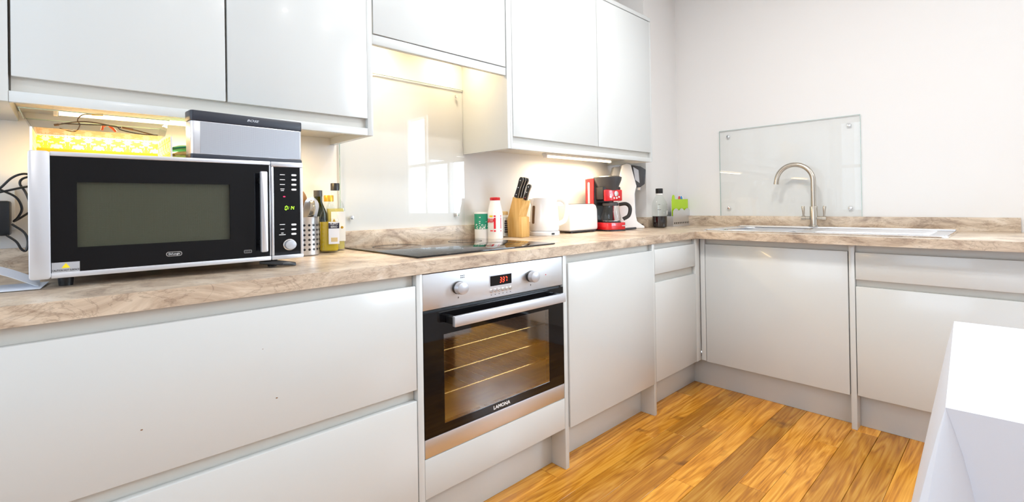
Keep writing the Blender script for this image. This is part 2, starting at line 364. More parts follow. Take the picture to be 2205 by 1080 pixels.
def window(name, axis, c, a0, a1, z0, z1, n):
    m = MB(); t = .05
    def bx(o, p, q, s, e, d0=-.03, d1=.03):
        o.box(c+d0, c+d1, p, q, s, e) if axis == 'x' else o.box(p, q, c+d0, c+d1, s, e)
    bx(m, a0, a1, z0, z0+t); bx(m, a0, a1, z1-t, z1); bx(m, a0, a0+t, z0+t, z1-t); bx(m, a1-t, a1, z0+t, z1-t)
    zm = (z0+z1)/2
    for k in range(1, n):
        p = a0+(a1-a0)*k/n; bx(m, p-.02, p+.02, z0+t, z1-t)
    bx(m, a0+t, a1-t, zm-.018, zm+.018, -.02, .02)
    w = struct(name, m, 'white')
    for k in range(n):
        for s, e in ((z0+t, zm-.018), (zm+.018, z1-t)):
            g = MB(); p = a0+(a1-a0)*k/n; q = a0+(a1-a0)*(k+1)/n
            bx(g, p+(.05 if k == 0 else .02), q-(.05 if k == n-1 else .02), s, e, -.003, .003); obj('pane', g, 'winglass', w)
window('window_1', 'x', XL-.05, -1.9, -.22, .85, 2.1, 3)
window('window_2', 'x', .05, -3.6, -2.2, .9, 2.2, 3)

# ------------------------------------------------------------------ ceiling downlights
for i, (x, y, lab) in enumerate(((-1.62, -1.0, 'between oven and sink corner'), (-1.75, -1.6, 'added to brighten the sink cabinet doors'), (-.75, -3.7, 'near the right hand window'), (-3.5, -3.5, 'behind the dining table'), (-2.0, -3.7, 'beyond the dining table'))):  # second downlight is an added fill for the doors along the right wall
    t = thing('ceiling_downlight', 'small round recessed ceiling downlight '+lab, 'downlight', (x, y, ZC), group='ceiling downlights')
    obj('trim_ring', MB().lathe([(.038, -.001), (.04, -.004), (.05, -.004), (.052, -.0)], n=24, caps=False), 'chrome', t, smooth=True)
    obj('lamp', MB().lathe([(.038, -.0005), (.036, -.003), (.012, -.0045)], n=24), 'spotglow', t, smooth=True)
    area('downlight_light', (x, y, ZC-.012), .09, 25 if i < 2 else 12, (1, .97, .94), (0, 0, 0))

# ------------------------------------------------------------------ wall cabinets
def wall_unit(label, x0, x1, doors, zdoor, zstrip, zbot, ztop, recess_ends=(True, True), pel=True, side_l=True, side_r=True):
    t = thing('wall_cabinet', label, 'cabinet', ((x0+x1)/2, -.16, zbot), world=True, group='wall cabinets')
    ys = YW+.02          # back of doors
    obj('carcass', B(x0+.02 if pel else x0, x1-.02 if pel else x1, ys+.004 if pel else ys+.012, -.001, zstrip if pel else 1.775, ztop-.024), 'carcass', t)
    obj('handle_rail', B(doors[0][0], doors[-1][1], YW+.017, ys+.004, zstrip, zdoor+.03), 'carcass', t)
    if side_l: obj('side_panel', B(x0, x0+.02, YW, -.001, zbot, ztop-.024), 'cab', t, bevel=.001)
    if side_r: obj('side_panel', B(x1-.02, x1, YW, -.001, zbot, ztop-.024), 'cab', t, bevel=.001)
    for a, b in doors: obj('door', B(a+.0012, b-.0012, YW, ys-.001, zdoor, ztop-.027), 'cab', t, bevel=.0012)
    if pel: obj('pelmet', B(x0+.02, x1-.02, YW+.001, YW+.019, zbot, zstrip-.0015), 'cab', t, bevel=.001)
    obj('top_panel', B(x0, x1, YW-.002, -.001, ztop-.023, ztop), 'cab', t, bevel=.001)
    return t
cl = wall_unit('white gloss double-door wall cabinet above the microwave', -3.33, -2.434, [(-3.307, -2.884), (-2.881, -2.453)], 1.343, 1.311, 1.285, 2.175, side_l=False)
obj('filler_panel', B(-3.52, -3.3105, YW, -.001, 1.285, 2.15), 'cab', cl, bevel=.001)
obj('hinge_gap', B(-3.3095, -3.3085, YW+.02, -.01, 1.311, 2.15), 'gap', cl)
ce = wall_unit('short white gloss cabinet over the hob with extractor below', -2.432, -1.797, [(-2.430, -1.799)], 1.645, 1.609, 1.609, 2.175, pel=False, side_l=False, side_r=False)
cr = wall_unit('white gloss double-door wall cabinet above kettle and toaster', -1.794, -.577, [(-1.761, -1.130), (-1.127, -.593)], 1.343, 1.313, 1.2865, 2.175)
obj('end_filler', B(-1.774, -1.7625, YW, YW+.02, 1.2865, 2.15), 'cab', cr, bevel=.001)
obj('front_rail', B(-2.432, -1.797, YW+.004, YW+.0165, 1.609, 1.6425), 'cab', ce, bevel=.001)

hood = thing('extractor_hood', 'slim steel extractor fitted under the short cabinet over hob', 'extractor', (-2.115, -.16, 1.77), world=True)
obj('filter_panel', B(-2.40, -1.83, -.28, -.03, 1.762, 1.7745), 'steel', hood, bevel=.002)
for x in (-2.33, -1.92):
    obj('lamp', MB().lathe([(.03, 1.760), (.03, 1.762)], (x, -.12, 0)), 'warmtube', hood)
    area('hood_light', (x, -.12, 1.755), .06, 5 if x < -2.1 else 2.0, (1, .76, .46), (0, 0, 0))
def strip_light(x0, x1, y, z, power, label, col=(1, .80, .52)):
    t = thing('strip_light', label, 'light', ((x0+x1)/2, y, z), world=True, group='under-cabinet strip lights')
    obj('housing', B(x0, x1, y-.012, y+.02, z-.012, z), 'white', t, bevel=.002)
    obj('tube', MB().cyl((x0+.01, y-.004, z-.018), (x1-.01, y-.004, z-.018), .006, n=12), 'warmtube', t, smooth=True)
    for x in (x0+.004, x1-.004): obj('end_cap', B(x-.004, x+.004, y-.014, y+.01, z-.025, z-.012), 'white', t, bevel=.001)
    area('strip_glow', ((x0+x1)/2, y, z-.027), x1-x0-.04, power, col, (0, 0, 0), .02)
strip_light(-3.24, -2.66, -.16, 1.3105, 11, 'warm strip light under the cabinet above the microwave', (1, .68, .30))
strip_light(-1.34, -.74, -.125, 1.3125, 6, 'warm strip light under the cabinet above the toaster')

# ------------------------------------------------------------------ base cabinets, run along the back wall
def base_unit(label, p, loc, grp='base cabinets'):
    return thing('base_cabinet', label, 'cabinet', loc, world=True, group=grp)
YB = YD+.02
bd = base_unit('wide white base cabinet with two deep drawers below the microwave', 0, (-3.0, -.3, .157))
obj('carcass', B(-3.56, -2.468, YB+.001, -.02, ZD0, ZU-.001), 'carcass', bd)
obj('drawer_front', B(-3.56, -2.469, YD, YB, .496, .801), 'cab', bd, bevel=.0015)
obj('drawer_front', B(-3.56, -2.469, YD, YB, ZD0, .463), 'cab', bd, bevel=.0015)
for i, (u, v, r) in enumerate(((305, 925, .0016), (596, 856, .0018), (566, 751, .0009))):
    q = at(u, v, 'y', YD); obj('chip_mark', MB().lathe([(r, 0), (r*.7, .0004)], (0, 0, 0), 7, sx=1.5, sy=.8).xf(Matrix.Translation(q) @ Matrix.Rotation(math.pi/2, 4, 'X')), 'speckle', bd)
ho = base_unit('white oven housing cabinet with side panels down to the floor', 0, (-2.12, -.3, 0))
obj('side_panel', B(-2.466, -2.4455, YD, -.02, 0, ZU-.001), 'cab', ho, bevel=.001)
obj('side_panel', B(-1.8045, -1.783, YD, -.02, 0, ZU-.001), 'cab', ho, bevel=.001)
obj('shelf', B(-2.4453, -1.8047, YB+.02, -.03, .262, .279), 'carcass', ho)
obj('filler_panel', B(-2.4445, -1.8055, YD, YB, .161, .2785), 'cab', ho, bevel=.0012)
dw = base_unit('white integrated appliance door beside the oven', 0, (-1.45, -.3, .157))
obj('carcass', B(-1.781, -1.142, YB+.001, -.02, ZD0, ZU-.001), 'carcass', dw)
obj('door', B(-1.779, -1.144, YD-.006, YB, ZD0, .803), 'cab', dw, bevel=.0015)
nb = base_unit('narrow white cabinet with one drawer in the corner', 0, (-.9, -.3, 0))
obj('side_panel', B(-1.1405, -1.1195, YD, -.02, 0, ZU-.001), 'cab', nb, bevel=.001)
obj('carcass', B(-1.119, -.66, YB+.001, -.02, ZD0, ZU-.001), 'carcass', nb)
obj('drawer_front', B(-1.117, -.690, YD, YB, .684, .806), 'cab', nb, bevel=.0015)
obj('door', B(-1.117, -.690, YD, YB, ZD0, .641), 'cab', nb, bevel=.0015)
obj('corner_post', B(-.688, XD, YD, YB, ZD0-.002, ZU-.001), 'cab', nb, bevel=.001)

# run along the right wall
XB = XD+.02
sb = base_unit('white sink base cabinet with a single wide door', 0, (-.3, -1.0, 0))
obj('carcass', B(XB+.001, -.02, -1.335, -.645, ZD0, .69), 'carcass', sb)
obj('top_rail', B(XB+.001, XB+.02, -1.335, -.645, .69, ZU-.001), 'carcass', sb)
obj('corner_post', B(XD, XB, -.669, -.643, ZD0-.002, ZU-.001), 'cab', sb, bevel=.001)
obj('door', B(XD, XB, -1.331, -.672, ZD0-.006, .802), 'cab', sb, bevel=.0015)
obj('side_panel', B(XD, -.02, -1.357, -1.3355, 0, ZU-.001), 'cab', sb, bevel=.001)
rb = base_unit('white cabinet with drawer over door right of the sink cupboard', 0, (-.3, -1.67, .157))
obj('carcass', B(XB+.001, -.02, -1.985, -1.358, ZD0, .69), 'carcass', rb)
obj('top_rail', B(XB+.001, XB+.02, -1.985, -1.358, .69, ZU-.001), 'carcass', rb)
obj('drawer_front', B(XD, XB, -1.983, -1.360, .678, .799), 'cab', rb, bevel=.0015)
obj('door', B(XD, XB, -1.983, -1.360, ZD0, .646), 'cab', rb, bevel=.0015)
obj('side_panel', B(XD, -.02, -2.007, -1.986, 0, ZU-.001), 'cab', rb, bevel=.001)
def plinth(lab, *a): tag(obj('plinth_board', B(*a), 'cab', bevel=.001), lab, 'plinth', 'plinth boards under the base cabinets')
plinth('plinth board under the wide drawer cabinet', -3.56, -2.467, YP, YP+.016, 0, .1565)
plinth('plinth board under the oven', -2.445, -1.805, YP, YP+.016, 0, .1565)
plinth('plinth board under the integrated appliance door', -1.7825, -1.141, YP, YP+.016, 0, .1565)
plinth('plinth board under the narrow corner cabinet', -1.119, XP-.0005, YP, YP+.016, 0, .1545)
plinth('plinth board under the sink cabinet', XP, XP+.016, -1.335, YP+.016, 0, .1505)
plinth('plinth board under the cabinet right of the sink', XP, XP+.016, -1.9855, -1.3575, 0, .1565)

# ------------------------------------------------------------------ worktop and upstands
YA, XA = -.646, -.688
wt = MB()
SX0, SX1, SY0, SY1 = -.545, -.135, -1.62, -.70        # cut-out under the sink
wt.box(-3.62, XA, YA, -.0005, ZU, ZT)
wt.box(XA, BOX0, YA, -.0005, ZU, ZT); wt.box(BOX0, -.0005, YA, BOXY-.0005, ZU, ZT)
wt.box(XA, -.0005, SY1, YA, ZU, ZT); wt.box(XA, SX0, SY0, SY1, ZU, ZT); wt.box(SX1, -.0005, SY0, SY1, ZU, ZT); wt.box(XA, -.0005, -2.02, SY0, ZU, ZT)
tag(obj('worktop', wt, 'stone'), 'L-shaped beige marbled laminate worktop along both walls', 'worktop')
def upstand(lab, *a): tag(obj('upstand', B(*a), 'stone', bevel=.001), lab, 'upstand', 'marbled upstands behind the worktop')
ZS = .941
upstand('long marbled upstand behind the hob and microwave', -3.62, BOX0-.019, -.019, -.0005, ZT, ZS)
upstand('short marbled upstand on the side of the corner boxing', BOX0-.0185, BOX0-.0005, BOXY-.019, -.0005, ZT, ZS)
upstand('short marbled upstand on the front of the corner boxing', BOX0, -.0195, BOXY-.019, BOXY-.0005, ZT, ZS)
upstand('long marbled upstand behind the sink and tap', -.019, -.0005, -1.874, BOXY-.0005, ZT, ZS)

# ------------------------------------------------------------------ glass splashbacks
def screw(parent, x, y, z, ax, r=.011):
    m = MB().lathe([(r, 0), (r, .003), (r*.8, .006), (r*.3, .007)], n=18)
    m.xf(Matrix.Translation((x, y, z)) @ (Matrix.Rotation(math.pi/2, 4, 'X') if ax == 'y' else Matrix.Rotation(-math.pi/2, 4, 'Y')))
    obj('screw_cap', m, 'chrome', parent, smooth=True)
g = thing('glass_splashback', 'tall clear glass splashback behind the hob', 'splashback', (-2.1, -.004, ZS), world=True)
obj('glass_panel', B(-2.418, -1.7955, -.010, -.004, ZS+.0005, 1.6), 'glass', g, bevel=.0008, seg=1)
obj('glass_edge', MB().box(-2.4195, -2.418, -.0102, -.004, ZS+.0005, 1.6).box(-2.4195, -1.7955, -.0102, -.004, 1.6, 1.6015), 'glassedge', g)
for u, v in ((757, 468), (984, 462), (982, 208)):
    p = at(u, v, 'y', -.01); screw(g, p.x, -.0102, p.z, 'y', .009)
g = thing('glass_splashback', 'clear glass splashback behind the sink tap', 'splashback', (-.004, -.88, ZS), world=True)
obj('glass_panel', B(-.010, -.004, -1.273, -.497, ZS+.0005, 1.507), 'glass', g, bevel=.0008, seg=1)
obj('glass_edge', MB().box(-.0102, -.004, -.497, -.4955, ZS+.0005, 1.507).box(-.0102, -.004, -1.2745, -1.273, ZS+.0005, 1.507).box(-.0102, -.004, -1.2745, -.4955, 1.507, 1.5085), 'glassedge', g)
for u, v in ((1568, 294), (1828, 269), (1570, 447.6), (1831, 447.6)):
    p = at(u, v, 'x', -.01); screw(g, -.0102, p.y, p.z, 'x', .011)

# ------------------------------------------------------------------ hob
h = thing('induction_hob', 'flat black glass hob set in the worktop above the oven', 'hob', (-2.1, -.3, ZT), world=True)
obj('glass_top', B(-2.416, -1.765, -.568, -.034, ZT+.001, ZT+.006), 'hobglass', h, bevel=.0015)
obj('seal', B(-2.412, -1.769, -.564, -.038, ZT, ZT+.0012), 'black', h)
for x, y, r in ((-2.26, -.42, .075), (-1.92, -.42, .095), (-2.26, -.17, .095), (-1.92, -.17, .075)):
    obj('cooking_zone', MB().lathe([(r, ZT+.0061), (r, ZT+.0063), (r-.0015, ZT+.0063), (r-.0015, ZT+.0061)], (x, y, 0), 48, caps=False), 'dkgrey', h)

# ------------------------------------------------------------------ oven
ov = thing('built_in_oven', 'steel and black glass built-in oven with bar handle', 'oven', (-2.125, -.3, .2795), world=True)
OX0, OX1 = -2.4435, -1.8065; OZ0, OZ1 = .2805, .8315; ZP = .722; ZG = .338
wx0, wx1, wz0, wz1 = -2.371, -1.889, .366, .640
ca = MB(); cy0, cy1 = YD+.028, -.1         # cavity, open to the front
ca.box(-2.40, -1.85, cy1, cy1+.01, .33, .69); ca.box(-2.41, -2.40, cy0, cy1+.01, .33, .69); ca.box(-1.85, -1.84, cy0, cy1+.01, .33, .69)
ca.box(-2.41, -1.84, cy0, cy1+.01, .32, .33); ca.box(-2.41, -1.84, cy0, cy1+.01, .69, .70)
obj('cavity', ca, 'ovenlining', ov)
for z in (.43, .50, .57):
    rk = MB(); rk.cyl((-2.398, cy0+.03, z), (-1.852, cy0+.03, z), .003, n=8); rk.cyl((-2.398, cy1-.02, z), (-1.852, cy1-.02, z), .003, n=8)
    for k in range(14): rk.cyl((-2.39+k*.0408, cy0+.03, z), (-2.39+k*.0408, cy1-.02, z), .0018, n=6)
    obj('wire_rack', rk, 'rackwire', ov, smooth=True)
cp = obj('control_panel', B(OX0, OX1, YD+.002, YD+.03, ZP, OZ1), 'steel', ov, bevel=.002)
dr = MB(); dy0, dy1 = YD, YD+.02
dr.box(OX0, wx0, dy0, dy1, ZG, ZP-.008); dr.box(wx1, OX1, dy0, dy1, ZG, ZP-.008); dr.box(wx0, wx1, dy0, dy1, wz1, ZP-.008); dr.box(wx0, wx1, dy0, dy1, ZG, wz0)
door = obj('door', dr, 'blackglass', ov)
obj('window_pane', B(wx0, wx1, dy0+.001, dy0+.005, wz0, wz1), 'ovenpane', door)
obj('bottom_trim', B(OX0, OX1, YD, YD+.03, OZ0, ZG-.001), 'steel', ov, bevel=.002)
obj('door_gap', B(OX0+.004, OX1-.004, YD+.012, YD+.03, ZP-.008, ZP), 'black', ov)
hd = obj('handle', B(-2.362, -1.845, YD-.048, YD-.034, .668, .700), 'alu', door, bevel=.002)
for x in (-2.362, -1.865): obj('handle_bracket', B(x, x+.02, YD-.036, YD, .674, .696), 'black', door, bevel=.002)
for u, v in ((999, 621), (1155, 596)):
    p = at(u, v, 'y', YD-.028)
    R = Matrix.Translation((p.x, YD+.002, p.z)) @ Matrix.Rotation(math.pi/2, 4, 'X') @ Matrix.Diagonal((1, .88, 1, 1))
    k = obj('knob', MB().lathe([(.0225, .009), (.0225, .024), (.0215, .028), (.018, .030)], n=28).xf(R), 'silver', cp, smooth=True)
    obj('knob_collar', MB().lathe([(.0235, 0), (.0235, .009)], n=28).xf(R), 'black', cp, smooth=True)
    obj('mark', B(p.x-.001, p.x+.001, YD+.001, YD+.0021, p.z-.034, p.z-.029), 'black', cp)
a = at(1055, 590, 'y', YD+.002); b = at(1101, 613, 'y', YD+.002)
dz = .5*(a.z+b.z); DX0, DX1 = a.x, b.x
dsp = obj('display', B(DX0, DX1, YD+.0005, YD+.003, dz-.017, dz+.017), 'blackglass', cp)
obj('display_frame', MB().box(DX0-.003, DX1+.003, YD+.001, YD+.004, dz-.020, dz-.017).box(DX0-.003, DX1+.003, YD+.001, YD+.004, dz+.017, dz+.020).box(DX0-.003, DX0, YD+.001, YD+.004, dz-.017, dz+.017).box(DX1, DX1+.003, YD+.001, YD+.004, dz-.017, dz+.017), 'alu', cp)
m = MB()
for k, ch in enumerate('337'): seg7(m, ch, DX0+.042+k*.0125, dz-.008, .008, .016, YD+.0004, .0028)
m.box(DX0+.0515, DX0+.0527, YD-.0002, YD+.0004, dz-.004, dz-.0025).box(DX0+.0525, DX0+.0537, YD-.0002, YD+.0004, dz+.003, dz+.0045)
obj('clock_digits', m, 'led_red', dsp, label='red digits reading 3:37')
for k in range(6):
    x = DX0+.005+k*(DX1-DX0-.01)/5
    obj('button', MB().lathe([(.0062, 0), (.0062, .003), (.005, .0042)], n=16).xf(Matrix.Translation((x, YD+.002, dz-.0335)) @ Matrix.Rotation(math.pi/2, 4, 'X')), 'chrome', cp, smooth=True)
    obj('button_symbol', B(x-.002, x+.002, YD+.0012, YD+.0021, dz-.0475, dz-.0455), 'dkgrey', cp)
p = at(1175, 591, 'y', YD+.002); obj('indicator', MB().lathe([(.0022, 0), (.0018, .001)], n=10).xf(Matrix.Translation(p) @ Matrix.Rotation(math.pi/2, 4, 'X')), 'redprint', cp)
m = MB(); p = at(996, 595, 'y', YD+.002)
for k in range(6): m.box(p.x-.008+.006*(k % 3), p.x-.005+.006*(k % 3), YD+.0012, YD+.002, p.z-.004+.006*(k//3), p.z-.001+.006*(k//3))
obj('function_symbol', m, 'dkgrey', cp)
text('lettering', 'LAMONA', .0165, 'white', door, face_y(-2.135, YD-.0002, .352), sx=1.1, bold=.0004)

# ------------------------------------------------------------------ sink and tap
s = thing('kitchen_sink', 'stainless steel inset sink with drainer in the worktop', 'sink', (-.33, -1.15, ZT), world=True)
rx0, rx1, ry0, ry1 = -.592, -.088, -1.665, -.645
rim = MB(); bx0, bx1, by0, by1 = -.52, -.17, -1.085, -.72
zr = ZT+.004
rim.box(rx0, bx0, ry0, ry1, ZT+.0003, zr); rim.box(bx1, rx1, ry0, ry1, ZT+.0003, zr); rim.box(bx0, bx1, by1, ry1, ZT+.0003, zr); rim.box(bx0, bx1, ry0, by0, ZT+.0003, zr)
obj('rim', rim, 'steel', s)
bead = MB(); pts = off(rrect(rx1-rx0, ry1-ry0, .03), (rx0+rx1)/2, (ry0+ry1)/2); pts.append(pts[0])
obj('rim_edge', bead.tube([(a, b, ZT+.004) for a, b in pts], .0042, 8), 'chrome', s, smooth=True)
bw = MB(); zb = ZT-.15
bw.box(bx0-.002, bx0, by0, by1, zb, zr-.0005); bw.box(bx1, bx1+.002, by0, by1, zb, zr-.0005); bw.box(bx0, bx1, by0-.002, by0, zb, zr-.0005); bw.box(bx0, bx1, by1, by1+.002, zb, zr-.0005); bw.box(bx0, bx1, by0, by1, zb-.002, zb)
obj('bowl', bw, 'steel', s)
obj('bowl_lip', MB().tube([(a, b, zr) for a, b in (lambda q: q+[q[0]])(off(rrect(bx1-bx0, by1-by0, .05), (bx0+bx1)/2, (by0+by1)/2))], .004, 8), 'chrome', s, smooth=True)
obj('drain', MB().lathe([(.04, zb), (.04, zb+.003), (.012, zb+.003)], (-.345, -.9, 0), 24), 'chrome', s, smooth=True)
for k in range(7):
    obj('drainer_ridge', MB().tube([(-.49+k*.05, -1.17, zr), (-.49+k*.05, -1.19, zr+.003), (-.49+k*.05, -1.58, zr+.004), (-.49+k*.05, -1.60, zr)], .005, 8, .6), 'steel', s, smooth=True)
obj('back_ledge', B(-.118, -.09, -1.66, -.66, zr, zr+.009), 'steel', s, bevel=.004)

TX, TY = -.085-.02, -1.066
t = thing('mixer_tap', 'brushed nickel swan-neck mixer tap with two lever handles', 'tap', (TX, TY, zr+.0095), world=True)
z0 = zr+.0095
obj('base_ring', MB().lathe([(.026, z0), (.026, z0+.006), (.021, z0+.008)], (TX, TY, 0)), 'nickel', t, smooth=True)
obj('body', MB().lathe([(.0195, z0+.006), (.0195, z0+.112), (.0185, z0+.115)], (TX, TY, 0)), 'nickel', t, smooth=True)
R = .096; zc = 1.148; pts = [(TX, TY, z0+.11), (TX, TY, 1.02), (TX, TY, 1.10)]
for k in range(0, 21):
    a = math.pi*k/20*.94; pts.append((TX, TY+R-R*math.cos(a), zc+R*1.02*math.sin(a)))
e = pts[-1]; pts.append((TX, e[1]+.003, e[2]-.02))
obj('spout', MB().tube(pts, .0135, 16), 'nickel', t, smooth=True)
e = pts[-1]; obj('nozzle', MB().tube([e, (TX, e[1]+.001, e[2]-.012)], .0142, 16), 'nickel', t, smooth=True)
for sgn in (-1, 1):
    obj('valve', MB().tube([(TX, TY+sgn*.018, z0+.048), (TX, TY+sgn*.04, z0+.048), (TX, TY+sgn*.041, z0+.048), (TX, TY+sgn*.062, z0+.048)], [.010, .010, .0115, .0115], 16), 'nickel', t, smooth=True)
    lv = [(TX, TY+sgn*.051, z0+.055), (TX, TY+sgn*.052, z0+.085), (TX, TY+sgn*.0535, z0+.112), (TX, TY+sgn*.054, z0+.117)]
    obj('lever', MB().tube(lv, [.0045, .0065, .009, .007], 12), 'nickel', t, smooth=True)


# ------------------------------------------------------------------ microwave
MY = -.455; MX0, MX1, MZ0, MZ1 = -3.276, -2.722, .8955, 1.1665
mw = thing('microwave_oven', 'silver and black microwave standing on the worktop', 'microwave', (-3.0, -.28, ZT), world=True)
sh = MB(); t_ = .008; my1 = -.095
sh.box(MX0+.012, MX1-.004, MY+.03, my1, MZ1-t_-.001, MZ1-.001).box(MX0+.012, MX1-.004, MY+.03, my1, MZ0, MZ0+t_).box(MX0+.012, MX0+.012+t_, MY+.03, my1, MZ0+t_, MZ1-t_-.001).box(MX1-.09, MX1-.004, MY+.03, my1, MZ0+t_, MZ1-t_-.001).box(MX0+.02, MX1-.09, my1-t_, my1, MZ0+t_, MZ1-t_-.001)
obj('housing', sh, 'silver', mw)
X0, X1 = -3.243, -2.8115; Z0, Z1 = .907, 1.1565
wX0, wX1, wZ0, wZ1 = -3.201, -2.9065, .959, 1.1015
cv = MB().box(wX0-.02, wX1+.02, -.14, -.135, .93, 1.12).box(wX0-.025, wX0-.02, MY+.035, -.135, .93, 1.12).box(wX1+.02, wX1+.025, MY+.035, -.135, .93, 1.12).box(wX0-.025, wX1+.025, MY+.035, -.135, .925, .93).box(wX0-.025, wX1+.025, MY+.035, -.135, 1.12, 1.125)
obj('cavity', cv, 'mwlining', mw)
tt = obj('turntable', MB().lathe([(.11, .948), (.125, .956), (.125, .959), (.108, .952)], ((wX0+wX1)/2, -.28, 0), 36), 'bottle', mw, smooth=True)
door = MB(); d0, d1 = MY, MY+.03
door.prism(off(rrect(X0-MX0, MZ1-MZ0, .006), (MX0+X0)/2, (MZ0+MZ1)/2), 'y', d0-.004, d1)
door.box(X0, -2.8085, d0, d1, Z1, MZ1).box(X0, -2.8085, d0, d1, MZ0, Z0).box(X1, -2.8085, d0, d1, Z0, Z1)
dm = obj('door_frame', door, 'alu', mw, bevel=.0018)
bk = MB(); q0 = d0+.0015
bk.box(X0, wX0, q0, d0+.02, Z0, Z1).box(wX1, X1, q0, d0+.02, Z0, Z1).box(wX0, wX1, q0, d0+.02, Z0, wZ0).box(wX0, wX1, q0, d0+.02, wZ1, Z1)
obj('door_glass', bk, 'blackglass', dm)
obj('mesh_screen', B(wX0, wX1, q0+.009, q0+.0096, wZ0, wZ1), 'mesh', dm)
obj('door_window', B(wX0, wX1, q0+.002, q0+.006, wZ0, wZ1), 'mwpane', dm)
hb = MB().tube([(-2.831, d0-.024, .920), (-2.8315, d0-.030, 1.03), (-2.832, d0-.024, 1.137)], .0085, 12)
obj('handle', MB().prism(off(rrect(.017, .215, .003), -2.833, 1.029), 'y', d0-.032, d0-.02), 'alu', dm, bevel=.003)
for z in (.945, 1.113): obj('handle_post', B(-2.838, -2.826, d0-.022, q0, z-.008, z+.008), 'black', dm, bevel=.001)
cf = MB(); cx0, cx1 = -2.8065, MX1
cf.box(cx0, cx1, d0, d1, Z1-.004, MZ1).box(cx0, cx1, d0, d1, MZ0, Z0).box(cx0, -2.800, d0, d1, Z0, Z1-.004).box(-2.730, cx1, d0, d1, Z0, Z1-.004)
fr = obj('panel_frame', cf, 'alu', mw, bevel=.0018)
pn = obj('control_panel', B(-2.800, -2.730, q0, d0+.02, Z0, Z1-.004), 'blackglass', mw)
for v in (377, 387, 397.5, 408, 483, 493, 503):
    p = at(632.5, v, 'y', q0); obj('button', MB().prism(off(rrect(.0135, .0052, .0024), p.x, p.z), 'y', q0-.002, q0+.001), 'white', pn)
for hw_, v in ((.0065, 376), (.0068, 386.5), (.0066, 397), (.0055, 406.5), (.0042, 410), (.007, 483), (.005, 493), (.003, 501.5), (.0085, 505)):
    p = at(608, v, 'y', q0); obj('button_print', B(p.x-hw_, p.x+hw_, q0-.0004, q0+.0005, p.z-.0009, p.z+.0009), 'white', pn)
p = at(612, 423, 'y', q0); obj('indicator', MB().prism(off(rrect(.006, .003, .0014), p.x, p.z), 'y', q0-.0006, q0), 'led_pink', pn)
m = MB(); p = at(613.5, 451.5, 'y', q0)
for ch, dx in (('0', 0), ('1', .0112), ('4', .0178)): seg7(m, ch, p.x+dx, p.z, .0052, .0105, q0, .0017, .15)
m.box(p.x+.0088, p.x+.0104, q0-.0006, q0, p.z+.002, p.z+.0036).box(p.x+.0096, p.x+.0112, q0-.0006, q0, p.z+.0066, p.z+.0082)
obj('clock_digits', m, 'led_green', pn, label='green digits reading 0:14')
p = at(623, 526, 'y', q0); R = Matrix.Translation((p.x, q0, p.z)) @ Matrix.Rotation(math.pi/2, 4, 'X') @ Matrix.Diagonal((1.06, .95, 1, 1))
obj('dial_ring', MB().lathe([(.0165, 0), (.0165, .004), (.015, .005)], n=28).xf(R), 'chrome', pn, smooth=True)
obj('dial', MB().lathe([(.0142, .004), (.0142, .014), (.013, .016), (.011, .0165)], n=28).xf(R), 'silver', pn, smooth=True)
a = at(111, 566, 'y', q0); b = at(172, 584, 'y', q0)
st = obj('warning_sticker', B(a.x, b.x, q0-.0005, q0+.001, b.z, a.z), 'silver', dm)
mx, mz = (a.x+b.x)/2, (a.z+b.z)/2
obj('warning_triangle', MB().prism([(mx-.007, mz-.001), (mx+.007, mz-.001), (mx, mz+.0095)], 'y', q0-.0009, q0-.0005), 'yellowprint', dm)
text('warning_text', 'CAUTION HOT SURFACE', .0058, 'black', dm, face_y(mx, q0-.0006, mz-.006), ext=.0002, sx=.66, bold=.0001)
p = at(375, 546, 'y', q0); bd_ = obj('badge', MB().prism(off(rrect(.032, .011, .005), p.x, p.z), 'y', q0-.0012, q0), 'chrome', dm)
obj('badge_inset', MB().prism(off(rrect(.029, .0085, .004), p.x, p.z), 'y', q0-.0015, q0-.001), 'black', dm)
text('badge_text', "De'Longhi", .0065, 'white', dm, face_y(p.x, q0-.0017, p.z), ext=.0002, sx=.85)
p = at(534, 541, 'y', q0); obj('spec_mark', MB().prism(off(rrect(.019, .0085, .002), p.x, p.z), 'y', q0-.0004, q0+.001), 'grey', dm)
m = MB()
for k in range(4): m.box(p.x-.008+k*.0042, p.x-.0052+k*.0042, q0-.0007, q0-.0004, p.z-.0028, p.z+.0028)
obj('spec_print', m, 'black', dm)
for x in (-3.22, -2.79):
    for y_ in (-.40, -.14): obj('foot', MB().lathe([(.012, ZT+.0002), (.014, MZ0)], (x, y_, 0), 16), 'black', mw, smooth=True)
obj('stand_foot', MB().tube([(-2.83, -.43, MZ0-.004), (-2.78, -.46, ZT+.012), (-2.745, -.452, ZT+.006)], [.008, .008, .006], 10, .7), 'black', mw, smooth=True)

# speaker on top
sp = thing('portable_speaker', 'silver and dark portable speaker standing on the microwave', 'speaker', (-2.846, -.385, MZ1-.0006), math.radians(5.5))
w2, hh = .1435, .127; z00 = .0005
def spk(z0, z1, y0, y1, ww, r): return MB().prism(off(rrect(2*ww, y1-y0, r), 0, (y0+y1)/2), 'z', z0, z1)
obj('base_band', spk(z00, .0145, -.026, .026, w2, .008), 'navy', sp, bevel=.002)
body = obj('body', spk(.0145, .1, -.0245, .0245, w2-.001, .008), 'alu', sp, bevel=.002)
obj('top_band', spk(.1, hh, -.026, .026, w2, .008), 'navy', sp, bevel=.003)
gm = MB().box(-w2+.022, w2-.008, -.0255, -.024, .0165, .098)
obj('grille', gm, 'grille', sp)
text('lettering', 'BOSE', .0085, 'alu', sp, face_y(.004, -.0263, .114), shear=.35, sx=1.5, bold=0)
